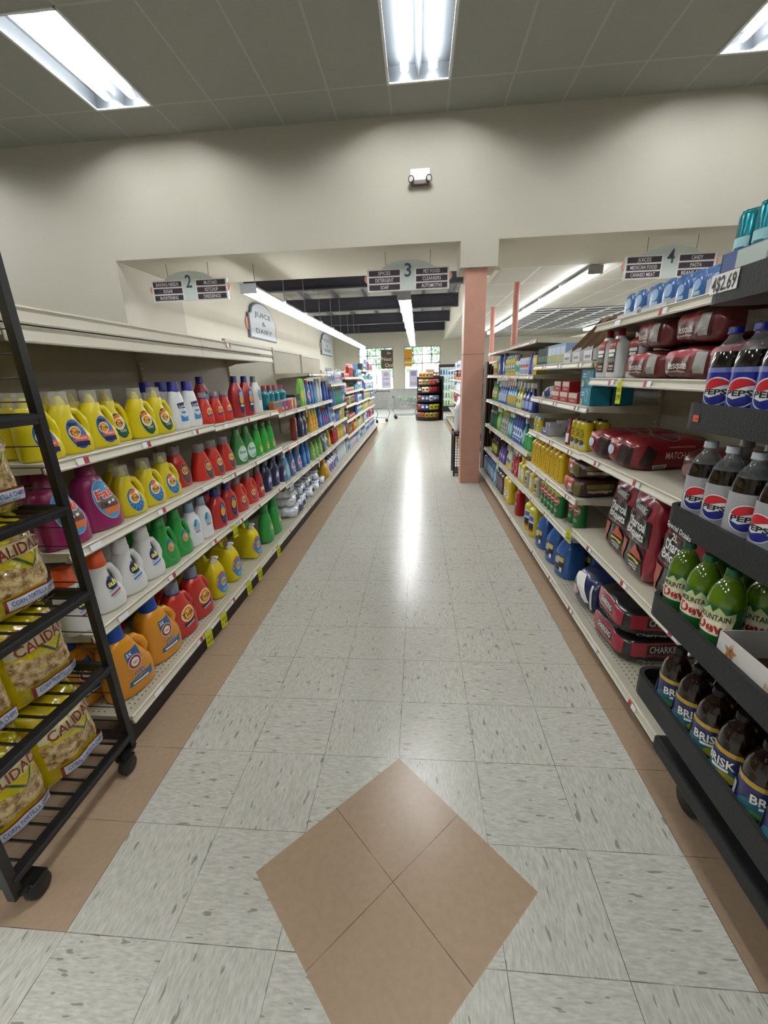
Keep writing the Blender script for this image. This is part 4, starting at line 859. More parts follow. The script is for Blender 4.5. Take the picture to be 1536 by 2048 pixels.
bagproto('match', 'charcoal_bag', 'charcoal bag', bg, '#7a1520', [('P', [(.0, .03), (.1, .02), (.11, .11), (.03, .12)], mat('#2a1a18', .4)), ('E', -.045, .08, .03, .018, mat('#b9c4d4', .4)), ('R', -.04, .12, .04, .006, mat('#b0706a', .4))],
    [('P', [(-.17, .03), (-.1, .02), (-.08, .09), (-.13, .12)], mat('#2a1a18', .4)), ('T', 'MATCH LIGHT', .045, .075, .026, mat('#d9b9b2', .4), .17, 0, .02), ('R', .03, .108, .06, .004, mat('#a8605a', .4)), ('R', -.06, .024, .034, .014, mat('#cfc9c4', .4)), ('T', 'IIIIIII', -.06, .024, .02, BLK, .05)], [('E', .05, .0, .1, .05, mat('#9c8f98', .4)), ('E', .05, 0, .09, .042, mat('#56262c', .4))])
bg = Bag(.3, .24, .115, 4, .007, 0, 4, 12.)
MF = [('R', .0, .06, .12, .04, mat('#5e2a28', .35)), ('R', -.05, .09, .1, .014, mat('#9c3036', .35)), ('T', 'Mesquite', -.03, .055, .022, WHT, .11, 0, .03), ('R', -.04, .035, .06, .003, mat('#b99a90', .4)), ('R', .085, .06, .026, .03, mat('#9a9892', .4))]
bagproto('mesq', 'wood_chip_bag', 'charcoal bag', bg, '#6c2428', MF, [('R', 0, .06, .08, .03, mat('#5a2020', .4)), ('R', 0, .06, .03, .03, mat('#9a9892', .4))], (), rough=.28)
bg = Bag(.24, .3, .115, 4, .009, 0, 5, 12.)
bagproto('hick', 'wood_chunk_bag', 'charcoal bag', bg, '#3a1e1a', [('R', -.03, .07, .07, .035, mat('#a8473c', .35)), ('R', .01, .05, .02, .022, mat('#cfcac2', .4)), ('T', 'III', .01, .05, .02, BLK, .03), ('R', .08, .05, .03, .03, mat('#5f5a22', .4))], [('R', -.02, .07, .09, .012, mat('#7a6a3a', .4)), ('R', -.02, .045, .08, .008, mat('#a89a8c', .4))], [('R', 0, 0, .08, .1, mat('#5c2a22', .4))])
bg = Bag(.26, .3, .24, 3.5, .008, .35, 6, 9.)
bagproto('thr', 'blue_sack', 'sack', bg, '#1b2452', [('P', [(-.12, .2), (.0, .215), (.1, .07), (.06, .06)], WHT), ('E', -.05, .1, .05, .034, mat('#7c2f45', .4)), ('E', -.05, .1, .04, .025, mat('#c9b4bd', .4)), ('R', .11, .1, .008, .09, WHT, .1)], [('T', 'THE', .06, .09, .034, mat('#c9cbd4', .4), .09, 0, .02), ('R', .09, .03, .04, .014, mat('#c9c9c9', .4))])
bg = Bag(.34, .3, .09, 3.5, .014, 0, 7, 16.)
bagproto('ricebag', 'white_plastic_sack', 'sack', bg, '#c9ccd2', [('R', .0, .045, .06, .026, mat('#2a3260', .4), .2), ('R', .11, .05, .03, .02, mat('#2a3260', .4), .2)], (), [('R', 0, .0, .06, .09, mat('#2b3364', .4), .4), ('R', .1, .05, .03, .05, mat('#2b3364', .4), .4)], rough=.2, coat=1.)
bg = Bag(.17, .2, .08, 3, .014, 0, 8, 22.)
bagproto('napk', 'white_plastic_pack', 'plastic pack', bg, '#ced3da', [('R', 0, .04, .03, .02, mat('#39406c', .4), .3)], (), [('R', 0, 0, .04, .03, mat('#4b537c', .4), .4)], rough=.18, coat=1.)
# tortilla chip bag: clear pillow with yellow bands
CH = chip_material(); YB_ = mat('#cdb90f', .2, coat=.9, vary=.12, scale=16, bump=.5); GR_ = mat('#2d5a2a', .3, coat=.6); RB_ = mat('#7c2318', .3, coat=.6); LT = mat('#d9d2a8', .3, coat=.6)
class Pillow:
    def __init__(s, W, H, D, seed): s.W, s.H, s.D, s.sd = W, H, D, seed
    def d(s, u, v):
        a = min(1., abs(u) / (s.W / 2)); c = min(1., abs(v - s.H / 2) / (s.H / 2))
        base = s.D / 2 * max(0., 1 - a ** 3.2) ** .6 * max(0., 1 - c ** 3.6) ** .55
        q = Vector((u * 15 + s.sd * 5, v * 15, s.sd * 2.)); return base + (noise.noise(q) * .011 + (1 - abs(noise.noise(q * 1.7))) * .006) * min(1, 4 * (1 - a)) * min(1, 5 * (1 - c))
    def fn(s, u, v, o): 
        wv = .006 * noise.noise(Vector((v * 12, s.sd, 0))); return (s.d(u, v) + o, u * (1 - .06 * abs(v / s.H - .5) * 2) + wv * (u / s.W), v)
for sd in range(3):
    s_ = Pillow(.265, .37, .17, sd + 1); b = MB(); n = 40
    for sg in (1, -1):
        vs = []
        for i in range(n + 1):
            for j in range(n + 1):
                u, v = (i / n - .5) * .265, j / n * .37; p = s_.fn(u, v, 0); vs.append((sg * p[0], p[1], p[2]))
        b.add(vs, [(i * (n + 1) + j, (i + 1) * (n + 1) + j, (i + 1) * (n + 1) + j + 1, i * (n + 1) + j + 1) for i in range(n) for j in range(n)], YB_, True)
    pr = [('tortilla_chip_bag', b.mesh('tortilla_chip_bag'))]
    b = MB(); decal(b, [('R', 0, .155, .120, .062, CH), ('P', [(-.120, .245), (.120, .245), (.120, .225), (.03, .165), (-.120, .215)], YB_), ('R', 0, .30, .12, .03, CH), ('P', [(-.12, .345), (.06, .345), (-.02, .27), (-.12, .29)], YB_), ('R', -.0, .25, .120, .027, LT), ], s_.fn, .0030); pr.append(('chip_window', b.mesh('chip_window')))
    b = MB(); decal(b, [('P', [(-.03, .235), (.1, .235), (.035, .165)], GR_), ('P', [(-.012, .23), (.082, .23), (.035, .178)], YB_), ('E', -.075, .30, .026, .022, RB_), ('E', -.06, .312, .02, .010, RB_, .6), ('R', -.09, .285, .006, .014, RB_), ('T', 'CALIDAD', 0, .252, .044, LT, .215, .06, .07), ('T', 'CALIDAD', 0, .252, .042, RB_, .21, .06, .035),
        ('R', 0, .068, .104, .026, RB_), ('R', 0, .068, .096, .02, mat('#b9bcc4', .3)), ('T', 'CORN TORTILLA CHIPS', 0, .072, .018, mat('#2d4a80', .4), .176, 0, .02), ('T', 'TOTOPOS DE MAIZ', .01, .054, .008, mat('#4d608c', .4), .11, 0, .01), ('R', .06, .025, .03, .002, GR_)], s_.fn, .0050); pr.append(('print', b.mesh('print')))
    proto('chips%d' % sd, 'tortilla_chip_bag', 'chip bag', pr, .17)

bg = Bag(.25, .40, .15, 4, .008, 0, 13, 9.)
bagproto('kingsf', 'charcoal_bag', 'charcoal bag', bg, '#4a1218', [('E', 0, .075, .08, .03, mat('#8a6a66', .4))], [('E', -.06, .078, .1, .05, mat('#c9a09c', .4)), ('E', -.06, .078, .095, .046, mat('#6b141c', .4)), ('T', 'KINGSFORD', -.06, .078, .03, mat('#c9b4ae', .4), .16, 0, .02)])
# ---------------- soda bottles (lathe)
def soda(kind, name, cat, R, H, drink, label, cap, z0, z1, ops, fill=.74, clearc='#8c9296', fullsleeve=False, cr=.017):
    b = MB(); dm = mat(drink, .06, coat=.6); cm = mat(clearc, .05, alpha=.38, coat=.5)
    P = [(R * .80, 0), (R * .95, .006), (R, .02), (R, H * .56), (R * .985, H * .64), (R * .86, H * .74), (R * .6, H * .83), (R * .36, H * .885), (R * .31, H * .93)]
    zf = H * fill; lo = [p for p in P if p[1] < zf]; hi = [p for p in P if p[1] >= zf]; a, c = lo[-1], hi[0]; t = (zf - a[1]) / (c[1] - a[1]); mid = (a[0] + (c[0] - a[0]) * t, zf)
    b.lathe(lo + [mid], dm, 28); pr = [(name, b.mesh(name))]
    b = MB(); b.lathe([mid] + hi, cm, 28, closed=False); pr.append(('clear_neck', b.mesh('clear_neck')))
    b = MB(); b.lathe([(cr * 1.02, H * .925), (cr * 1.05, H * .94), (cr, H * .945), (cr, H - .003), (cr * .9, H)], mat(cap, .35), 24); pr.append(('cap', b.mesh('cap')))
    b = MB(); b.lathe([(R + .0006, z0), (R + .0008, z0 + .002), (R + .0008, z1 - .002), (R + .0006, z1)], mat(label, .28, coat=.3), 36, closed=False)
    decal(b, ops, lambda u, v, o: ((R + .001 + o) * math.cos(u / R), (R + .001 + o) * math.sin(u / R), v), .0004); pr.append(('label', b.mesh('label')))
    proto(kind, name, cat, pr, 2 * R)
def globe(z, r):
    N = 24; top = [(r * math.cos(a), z + r * math.sin(a)) for a in [PI * k / N for k in range(N + 1)]]; sw = lambda u: .006 * math.sin(u / r * 2.2)
    A = [(p[0], p[1]) for p in top if p[1] > z + r * .32 + sw(p[0])]; Lx = [A[0][0], A[-1][0]]
    T_ = A + [(Lx[1] + (Lx[0] - Lx[1]) * k / 6, z + r * .32 + sw(Lx[1] + (Lx[0] - Lx[1]) * k / 6)) for k in range(1, 6)]
    B_ = [(p[0], 2 * z - p[1]) for p in A]; Lb = [B_[0][0], B_[-1][0]]
    B_ = B_ + [(Lb[1] + (Lb[0] - Lb[1]) * k / 6, z - r * .36 + sw(Lb[1] + (Lb[0] - Lb[1]) * k / 6)) for k in range(1, 6)]
    return [('E', 0, z, r * 1.12, r * 1.12, BLK), ('E', 0, z, r * 1.1, r * 1.1, mat('#dfdfdf', .35)), ('P', T_, mat('#b81d2a', .35)), ('P', B_[::-1], mat('#15207a', .35)), ('T', 'PEPSI', 0, z - .001, r * .4, BLK, r * 1.85, 0, .07)]
soda('pep', 'cola_bottle', 'soda bottle', .042, .235, '#120806', '#12208c', '#1c1f86', .012, .135, [('R', 0, .128, .12, .006, mat('#6f78a8', .35))] + globe(.073, .034))
soda('dpep', 'diet_cola_bottle', 'soda bottle', .043, .24, '#140a08', '#9b9ca0', '#b5bcc4', .012, .14, globe(.078, .033) + [('R', .002, .026, .014, .003, BLK), ('R', .085, .03, .014, .014, mat('#6d6e72', .4))])
soda('dew', 'citrus_soda_bottle', 'soda bottle', .0435, .24, '#4f700a', '#1a5a2a', '#0f5a34', .018, .14, [('P', [(-.03, .115), (-.01, .135), (0, .12), (.012, .138), (.03, .12), (.05, .13), (.05, .1), (-.03, .1)], mat('#b9c48a', .35)), ('R', 0, .085, .048, .032, mat('#d8cfae', .35), 0, .12), ('R', .0, .074, .045, .02, mat('#e4dcc0', .35), 0, .1), ('T', 'Dew', .002, .076, .03, mat('#a31f26', .35), .08, .02, .07), ('T', 'MOUNTAIN', .0, .106, .016, mat('#1b3a22', .35), .082, .05, .04), ('R', .1, .05, .03, .02, mat('#2f7a44', .35))], clearc='#7fa03a', fill=.86)
soda('brisk', 'iced_tea_bottle', 'iced tea bottle', .0415, .225, '#170806', '#23285c', '#14100f', .012, .125, [('R', .0, .116, .138, .007, mat('#b8982a', .35)), ('R', 0, .0165, .138, .003, mat('#c9b83a', .35)), ('E', -.01, .05, .05, .03, mat('#2d6a7c', .35)), ('E', .02, .04, .026, .016, mat('#a8a23a', .35)), ('E', -.026, .034, .02, .012, mat('#5f9a4a', .35)), ('T', 'BRISK', 0, .082, .026, BLK, .072, .08, .1), ('T', 'BRISK', 0, .082, .025, WHT, .07, .08, .05), ('R', .004, .062, .02, .004, WHT, .08), ('R', -.09, .06, .02, .026, mat('#a8a9b4', .4)), ('R', .1, .05, .014, .03, mat('#8f8fa8', .35))], fill=.8, clearc='#2a1410')
# tall energy can in shrink tray
b = MB(); b.lathe([(.02, 0), (.024, .004), (.0285, .014), (.0285, .158), (.027, .163), (.0245, .168), (.0255, .170)], mat('#2f8792', .22, .75, vary=.2, scale=25), 24)
pr = [('energy_drink_can', b.mesh('energy_drink_can'))]; b = MB(); b.lathe([(.0, .1665), (.0235, .1665), (.0255, .1705), (.024, .1715)], mat('#9db4bc', .25, .9), 24, closed=False); pr.append(('lid', b.mesh('lid')))
b = MB(); decal(b, [('R', 0, .1, .02, .012, mat('#a4d4da', .3)), ('R', 0, .06, .012, .03, mat('#1f6470', .3))], lambda u, v, o: ((.029 + o) * math.cos(u / .0285), (.029 + o) * math.sin(u / .0285), v), .0003); pr.append(('print', b.mesh('print')))
proto('can', 'energy_drink_can', 'drink can', pr, .057)

# ================================================================ chip rack (left) and soda cart (right)
RKX, RKB, RY0, RY1 = -1.08, -1.47, .035, .545
TIER = [.145, .475, .785, 1.095, 1.39]
e = tag(empty('chip_rack', ((RKX + RKB) / 2, .29, 0)), 'black wire rack on casters stacked with yellow tortilla chip bags', 'display rack')
X = lambda x: x - (RKX + RKB) / 2; Yc = lambda y: y - .29
for x in (RKX, RKB):
    for y in (RY0, RY1):
        b = MB(); b.box(X(x) - .013, X(x) + .013, Yc(y) - .013, Yc(y) + .013, .07, 1.86, BLACK); b.build('upright', e)
        b = MB(); b.lathe([(.0, -.016), (.032, -.016), (.036, -.008), (.036, .008), (.032, .016), (0, .016)], mat('#1a1a1b', .5), 16, closed=False); k = b.build('caster', e, (X(x) + (.01 if x == RKX else -.01), Yc(y) - .05 * (1 if y == RY1 else -1), .036)); k.rotation_euler = (0, PI / 2, 0)
        b = MB(); b.box(-.04, -.03, -.024, .024, -.022, .022, BLACK); b.build('caster_fork', k)
        b = MB(); b.box(X(x) - .02, X(x) + .02, Yc(y) - .07 * (1 if y == RY1 else 0) - .0, Yc(y) + .07 * (0 if y == RY1 else 1), .072, .084, BLACK); b.build('caster_plate', e)
for z in TIER:
    b = MB(); b.box(X(RKX) - .012, X(RKX) + .012, Yc(RY0), Yc(RY1), z - .032, z, BLACK); b.box(X(RKX) + .012, X(RKX) + .016, Yc(RY0), Yc(RY1), z - .014, z - .006, mat('#26262a', .3))
    b.box(X(RKB) - .01, X(RKB) + .01, Yc(RY0), Yc(RY1), z - .03, z, BLACK)
    for y in (RY0, RY1): b.box(X(RKB), X(RKX), Yc(y) - .01, Yc(y) + .01, z - .03, z, BLACK)
    for k in range(9): yy = Yc(RY0) + (k + 1) * .051; b.box(X(RKB), X(RKX), yy - .003, yy + .003, z - .01, z - .003, BLACK)
    b.build('shelf', e)
for y in (RY0, RY1):
    b = MB(); k = .2
    while k < 1.84: b.tube([(X(RKB), Yc(y), k), (X(RKX), Yc(y), k)], .0022, BLACK, 5); k += .068
    b.build('wire_side', e)
b = MB()
for k in range(9): b.tube([(X(RKB), Yc(RY0) + k * .0638, .1), (X(RKB), Yc(RY0) + k * .0638, 1.86)], .0022, BLACK, 5)
b.build('wire_back', e)
tn = ['lowest', 'second', 'third', 'fourth', 'top']
for i, z in enumerate(TIER):
    for j, (dx, y, rz, tl) in enumerate([(.11, .405, -.05, -.10), (.115, .172, -.12, -.12), (.25, .42, 0, -.1), (.26, .19, 0, -.1)]):
        if j > 1 and i == 4: continue
        o = place('chips%d' % ((i * 2 + j) % 3), RKX - dx - .01 * (i % 2), y + .01 * ((i * 3 + j) % 3 - 1) , z + .002, 'L', 'yellow tortilla chip bag', 'rack', rz, .83, full='yellow tortilla chip bag, %s, %s, %s rack tier' % (('front one', 'rear one')[j // 2], ('at aisle-mouth end', 'at shopper end')[j % 2] if 0 else ('beside the detergent shelves', 'away from the detergent shelves')[j % 2], tn[i]), group='tortilla chip bags on the wire rack')
        o.rotation_euler = (0, tl * (1.0), rz)

CX, CXB, CY0, CY1 = .86, 1.30, -.62, .655
CT = [.39, .71, 1.02, 1.325, 1.65]
e = tag(empty('beverage_cart', ((CX + CXB) / 2, (CY0 + CY1) / 2, 0)), 'black plastic rolling beverage cart with five trays of soda', 'beverage cart')
ox, oy = (CX + CXB) / 2, (CY0 + CY1) / 2; CARTM = mat('#1c1d1f', .55, bump=.3, scale=160)
def rr_out(x0, x1, y0, y1, r, n=5):
    P = []
    for cx, cy, a0 in ((x1 - r, y1 - r, 0), (x0 + r, y1 - r, PI / 2), (x0 + r, y0 + r, PI), (x1 - r, y0 + r, 1.5 * PI)):
        for k in range(n + 1): a = a0 + PI / 2 * k / n; P.append((cx + r * math.cos(a), cy + r * math.sin(a)))
    return P
for i, z in enumerate(CT):
    b = MB(); hz = .042 if i else .05
    O = rr_out(CX - ox, CXB - ox, CY0 - oy, CY1 - oy, .05); I = rr_out(CX - ox + .014, CXB - ox - .014, CY0 - oy + .014, CY1 - oy - .014, .038); n = len(O)
    vs = [(p[0], p[1], z - .03) for p in O] + [(p[0], p[1], z + hz) for p in O] + [(p[0], p[1], z + hz) for p in I] + [(p[0], p[1], z) for p in I]
    fs = [(j * n + k, j * n + (k + 1) % n, (j + 1) * n + (k + 1) % n, (j + 1) * n + k) for j in range(3) for k in range(n)] + [list(range(n))[::-1], list(range(3 * n, 4 * n))]
    b.add(vs, fs, CARTM); b.build('tray', e)
for y in (CY0 + .12, CY1 - .16):
    b = MB(); b.box(CXB - ox - .06, CXB - ox - .02, y - oy - .02, y - oy + .02, .1, 1.72, CARTM); b.build('post', e)
b = MB(); b.box(CXB - ox - .012, CXB - ox - .002, CY0 - oy + .05, CY1 - oy - .05, .34, 1.74, mat('#141416', .6)); b.build('back_panel', e)
b = MB(); b.rbox(CX - ox + .08, CXB - ox - .02, CY0 - oy + .06, CY1 - oy - .06, .13, .19, CARTM, .01); b.box(CX - ox + .16, CXB - ox - .06, CY0 - oy + .1, CY1 - oy - .1, .19, .362, mat('#121214', .6)); b.build('base_frame', e)
for x in (CX + .15, CXB - .07):
    for y in (CY0 + .15, CY1 - .2):
        b = MB(); b.lathe([(0, -.02), (.048, -.02), (.055, -.012), (.055, .012), (.048, .02), (0, .02)], mat('#161617', .5), 18, closed=False); k = b.build('caster', e, (x - ox, y - oy, .055)); k.rotation_euler = (0, PI / 2, 0)
        b = MB(); b.box(-.08, -.01, -.03, .03, -.028, -.022, BLACK); b.box(-.08, -.01, -.03, .03, .022, .028, BLACK); b.build('caster_fork', k)
# tray tags and sleeve
b = MB(); b.add([(CX - ox - .002, .53 - oy, 1.69), (CX - ox - .002, .63 - oy, 1.69), (CX - ox - .002, .63 - oy, 1.645), (CX - ox - .002, .53 - oy, 1.645)], [(0, 1, 2, 3)], mat('#d6d6d2', .3))
decal(b, [('T', '4$2.69', 0, 0, .034, BLK, .088, 0, .03)], lambda u, v, o: (CX - ox - .002 - o, .58 - oy - u, 1.667 + v), .0006); b.build('price_card', e)
b = MB(); decal(b, [('R', 0, 0, .012, .009, mat('#d85a3c', .5)), ('T', '1.79', .003, -.001, .006, BLK, .013)], lambda u, v, o: (CX - ox - o - .0005, .585 - oy - u, 1.322 + v + .005), .0006); b.build('price_sticker', e)
b = MB(); decal(b, [('T', 'Special Drinks', 0, 0, .016, WHT, .12, -.1), ('T', '2L', -.01, -.028, .022, WHT, .03, -.1)], lambda u, v, o: (CX - ox - o, .56 - oy - u, 1.0 + v), .0006); b.build('tray_lettering', e)
def cartrow(kind, z, ys, x, look, tier, rz=0., back=0, brz=0.):
    for i, y in enumerate(ys): place(kind, x, y, z + .002, 'R', look, tier, (rz[i] if isinstance(rz, (list, tuple)) else rz))
    for i, y in enumerate(ys[:back]): place(kind, x + .1, y + .004, z + .002, 'R', look + ' in rear rank', tier, brz)
fx = CX + .014 + .045
cartrow('pep', CT[3], [.588, .498, .408, .318], fx, 'blue-label cola bottle', 'upper cart tray', .55, 3)
cartrow('dpep', CT[2], [.590, .500, .410, .318, .228], fx, 'silver-label diet cola bottle', 'middle cart tray', [.75, .62, .95, .15, .3], 4, -.2)
cartrow('dew', CT[1], [.588, .494, .400], fx, 'green citrus soda bottle', 'fourth cart tray', [.65, .62, .38], 3, .5)
cartrow('brisk', CT[0], [.520, .428, .338, .248, .158, .068], fx - .004, 'iced tea bottle', 'lowest cart tray', [1.3, 1.1, .9, .25, 1.4, 1.0], 6, .3)
for r in range(2):
    for i, y in enumerate((.60, .538, .476, .414)): place('can', CX + .05 + r * .061, y, CT[4] + .006, 'R', 'tall teal energy drink can' + (' in the rear rank' if r else ''), 'top cart tray', .3)
b = MB(); x0, x1, y0, y1, z = CX + .016, CX + .145, .382, .634, CT[4] + .001; BT = mat('#2c4684', .4)
b.box(x0, x1, y0, y1, z, z + .003, BT); b.box(x0, x0 + .003, y0, y1, z, z + .088, BT); b.box(x1 - .003, x1, y0, y1, z, z + .088, BT); b.box(x0, x1, y0, y0 + .003, z, z + .088, BT); b.box(x0, x1, y1 - .003, y1, z, z + .088, BT)
o = tag(b.build('can_tray'), 'blue shrink tray holding teal energy drink cans on the cart', 'drink tray')
b = MB(); decal(b, [('R', -.02, .065, .05, .02, mat('#b3c0b8', .5)), ('E', .105, .052, .012, .014, mat('#b9bcd0', .5)), ('E', .075, .052, .012, .014, mat('#b9bcd0', .5)), ('E', .045, .054, .012, .014, mat('#b9bcd0', .5)), ('R', .085, .077, .02, .005, mat('#8f9ec8', .5), .3)], lambda u, v, q: (x0 - q, .508 - u, z + v), .0006); b.build('printed_side', o)
# white energy-drink carton at the front of the fourth tray, another above
def opencarton(y0, y1, z, h, name, lab, ops, top):
    x0, x1 = CX + .016, CX + .24; c = mat('#c9c6c2', .5); ci = mat('#4a321d', .8); e = empty(name, (x0, (y0 + y1) / 2, z)); L = (y1 - y0) / 2; t = .004
    b = MB(); b.box(0, t, -L, L, 0, h, c); b.box(0, x1 - x0, -L, -L + t, 0, h, c); b.box(0, x1 - x0, L - t, L, 0, h, c); b.box(x1 - x0 - t, x1 - x0, -L, L, 0, h + top, ci); b.box(t, x1 - x0 - t, -L + t, L - t, 0, t, ci)
    b.box(t, 2 * t, -L + t, L - t, t, h - .001, ci); b.build('carton_body', e)
    b = MB(); decal(b, ops, lambda u, v, o: (-o, -u, v), .0006); b.build('carton_print', e); tag(e, lab, 'carton')
STAR = [(.022 * (1 if k % 2 == 0 else .42) * math.sin(PI * k / 5 + .1) - .09, .055 + .026 * (1 if k % 2 == 0 else .42) * math.cos(PI * k / 5 + .1)) for k in range(10)]
BRZ = mat('#a8743f', .5)
opencarton(.06, .345, CT[1] + .003, .088, 'drink_carton', 'open white carton with bronze star print on the fourth cart tray', [('E', -.09, .055, .009, .009, BRZ)] + [('P', [STAR[k], STAR[(k + 1) % 10], (-.09, .055)], BRZ) for k in range(10)] + [('T', 'ROCKSTAR', .065, .05, .018, BRZ, .08), ('T', 'ENERGY DRINK', .065, .034, .008, BLK, .07), ('T', 'GARTH', -.01, .03, .005, BLK, .03)], 0)
opencarton(-.12, .175, CT[2] + .003, .09, 'drink_carton', 'open white carton with black round print on the middle cart tray', [('E', -.11, .035, .03, .04, BLK), ('E', -.11, .035, .02, .03, WHT), ('E', -.11, .035, .012, .018, BLK)], 0)

# ================================================================ detergent side, first two bays
f = LS - .034
def L(kind, ys, z, look, shelf, back=0., rz=0., s=1.):
    rz = -.24 if (ys[0] < 3.1 and kind != 'yt') else (-.12 if kind != 'pouch' else .2)
    D = PROTO[kind][3] * s; xf = (LB - .06 if z < .3 else f) - back - D / 2
    for y in ys: place(kind, xf, y, z + .001, 'L', look, shelf, rz + random.uniform(-.05, .05), s)
SA, SB, SC, SD = 'upper detergent shelf', 'second detergent shelf', 'third detergent shelf', 'lowest detergent deck'
z = 1.215
L('yj_coral', [.705, .85, 1.0], z, 'yellow jug with coral-banded label', SA, 0, .1)
L('yj_green', [1.285, 1.435], z, 'yellow jug with green label', SA)
L('yj_green', [1.15], z, 'yellow set-back jug with green label', SA, .045, .15); L('yj_coral', [.76, .93], z, 'yellow jug in the rear rank', SA, .115); L('yj_coral', [1.26], z, 'yellow jug in the rear rank', SA, .13); L('yj_blue', [1.08], z, 'yellow jug in the rear rank', SA, .15)
L('lysol', [1.60, 1.745], z, 'white sanitizer bottle with blue cap', SA); L('lysol', [1.56, 1.70], z, 'white sanitizer bottle in the rear rank', SA, .13)
z = 1.205
L('sr', [1.905, 2.055, 2.19], z, 'small red bottle with clear cap', SA); L('br', [2.13], z, 'tall red bottle set back', SA, .12); L('br', [2.40, 2.585], z, 'tall red bottle with blue cap', SA); L('wg', [2.775], z, 'white bottle with grey cap', SA)
z = .885
L('fab', [.715, .905], z, 'large magenta jug', SB, 0, .08); L('fab', [.80], z, 'large magenta jug in the rear rank', SB, .13)
L('yj_blue', [1.085, 1.245, 1.39], z, 'yellow jug with blue starburst label', SB, 0, .04); L('yj_blue', [1.04, 1.20], z, 'yellow jug in the rear rank', SB, .13)
L('rr', [1.60], z, 'red round-shouldered bottle set back', SB, .05)
z = .87
L('rr', [1.78, 1.935, 2.11], z - .0, 'red round-shouldered bottle', SB); L('px', [2.325, 2.50], z, 'translucent green bottle with pale label', SB); L('gn', [2.665, 2.83, 2.985], z, 'bright green bottle with orange print', SB)
z = .54
L('all_or', [.665, .825], z, 'white jug with orange cap', SC, 0, .05); L('all_wh', [.975, 1.125], z, 'white jug with pale cap', SC, 0, .05); L('all_wh', [.86, 1.02], z, 'white jug in the rear rank', SC, .12); L('gj', [1.265, 1.405], z, 'green handled jug with floral label', SC); L('gj', [1.2, 1.34], z, 'green jug in the rear rank', SC, .12)
L('sn', [1.53, 1.665], z, 'white softener bottle with grey-blue cap', SC)
z = .535
L('rb', [1.86, 2.035], z, 'red bottle with navy cap', SC); L('rb', [1.93], z, 'red bottle in the rear rank', SC, .11); L('rh', [2.23, 2.43], z, 'red handled jug with dark cap', SC); L('rh', [2.33], z, 'red handled jug in the rear rank', SC, .11); L('rg', [2.595], z, 'slim red softener bottle marked 2X', SC); L('nv', [2.77, 2.975], z, 'navy detergent bottle', SC)
z = ZDL + .001
L('ah', [.79, 1.03], z, 'orange jug with blue cap', SD, 0, .05); L('ah', [.71], z, 'orange jug set back behind the others', SD, .16); L('td', [1.215, 1.405], z, 'large red jug with clear cap', SD, 0, .06); L('td', [1.31], z, 'large red jug in the rear rank', SD, .19); L('td', [.95], z, 'large red jug deep behind orange jugs', SD, .22)
L('yt', [1.635, 1.865, 2.25], z, 'yellow tap-dispenser jug', SD); L('yt', [1.60, 1.78, 2.16], z, 'yellow tap-dispenser jug in rear rank', SD, .215)
L('gg', [2.56, 2.78], z, 'tall green bottle with cap', SD); L('gg', [2.44], z, 'tall green bottle in the rear rank', SD, .14)
# ---- third and fourth bays
SA, SB, SC, SD = 'upper softener shelf', 'second softener shelf', 'third softener shelf', 'lowest softener deck'
z = 1.17
L('dryer', [3.16, 3.27], z, 'orange dryer sheet box', SA); L('dryer2', [3.385, 3.50], z, 'lavender dryer sheet box', SA); L('dryer3', [3.62, 3.735], z, 'peach dryer sheet box', SA)
L('teal', [3.19, 3.33, 3.48, 3.69], z, 'teal scent booster bottle', SA, .075, s=1.2)
L('dkbox', [3.83, 3.92], z, 'small dark box', SA); L('limeb', [4.10, 4.2], z, 'lime green softener bottle', SA)
z = 1.165
L('blured', [4.41], z, 'blue softener bottle with red cap', SA); L('blub', [4.56, 4.70], z, 'bright blue softener bottle', SA); L('whtb', [4.88, 5.04], z, 'pale softener bottle', SA); L('navb', [5.28], z, 'navy softener bottle', SA); L('navb', [5.45], z, 'navy softener bottle', SA)
z = .845
L('pouch', [3.72], z, 'upright orange and purple detergent pouch', SB, .0, .25)
L('nv', [3.98, 4.13], z, 'navy detergent bottle', SB); L('gold', [3.45], z, 'golden jug deep in the gap', SB, .2)
z = .84
L('ylwb', [4.41, 4.54, 4.68], z, 'yellow softener bottle', SB); L('blub', [4.93], z, 'tall blue softener bottle', SB); L('pinkb', [5.09, 5.21, 5.34], z, 'small blue bottle with magenta cap', SB); L('blub', [5.5], z, 'tall blue softener bottle', SB)
z = .5
L('nv', [3.18], z, 'navy detergent bottle', SC); L('lbl', [3.33], z, 'light blue softener jug', SC); L('bluj', [3.53, 3.77], z, 'steel blue jug with red cap', SC); L('blub', [3.98, 4.15], z, 'bright blue bottle', SC)
z = .49
L('lgrn', [4.42, 4.61, 4.83], z, 'lime green soap bottle', SC); L('jar', [5.03], z, 'dark clear cleaner bottle', SC); L('wblu', [5.22], z, 'white and blue cleaner bottle', SC); L('yel', [5.4], z, 'mustard yellow cleaner bottle', SC)
z = ZDL + .001
for i, (y, dz, dx) in enumerate([(3.32, 0, 0), (3.34, .1, .06), (3.30, .2, .12)]): place('ricebag', LB - .19 - dx * .5, y, z + dz, 'L', 'large white plastic sack with blue print', 'softener deck pile', .1 * i)
for i in range(14):
    y = 3.62 + (i % 7) * .17; lay = i // 7; place('napk', LB - .15 - lay * .05 - .03 * (i % 2), y, z + lay * .088, 'L', 'crinkled white plastic pack', 'lower layer of the pack pile' if lay == 0 else 'upper layer of the pack pile', .15 * ((i * 7) % 5 - 2), .86)
L('gold', [4.90], z, 'golden yellow oil jug', SD); L('blch', [5.1, 5.25, 5.41], z, 'white bleach jug with purple label', SD)
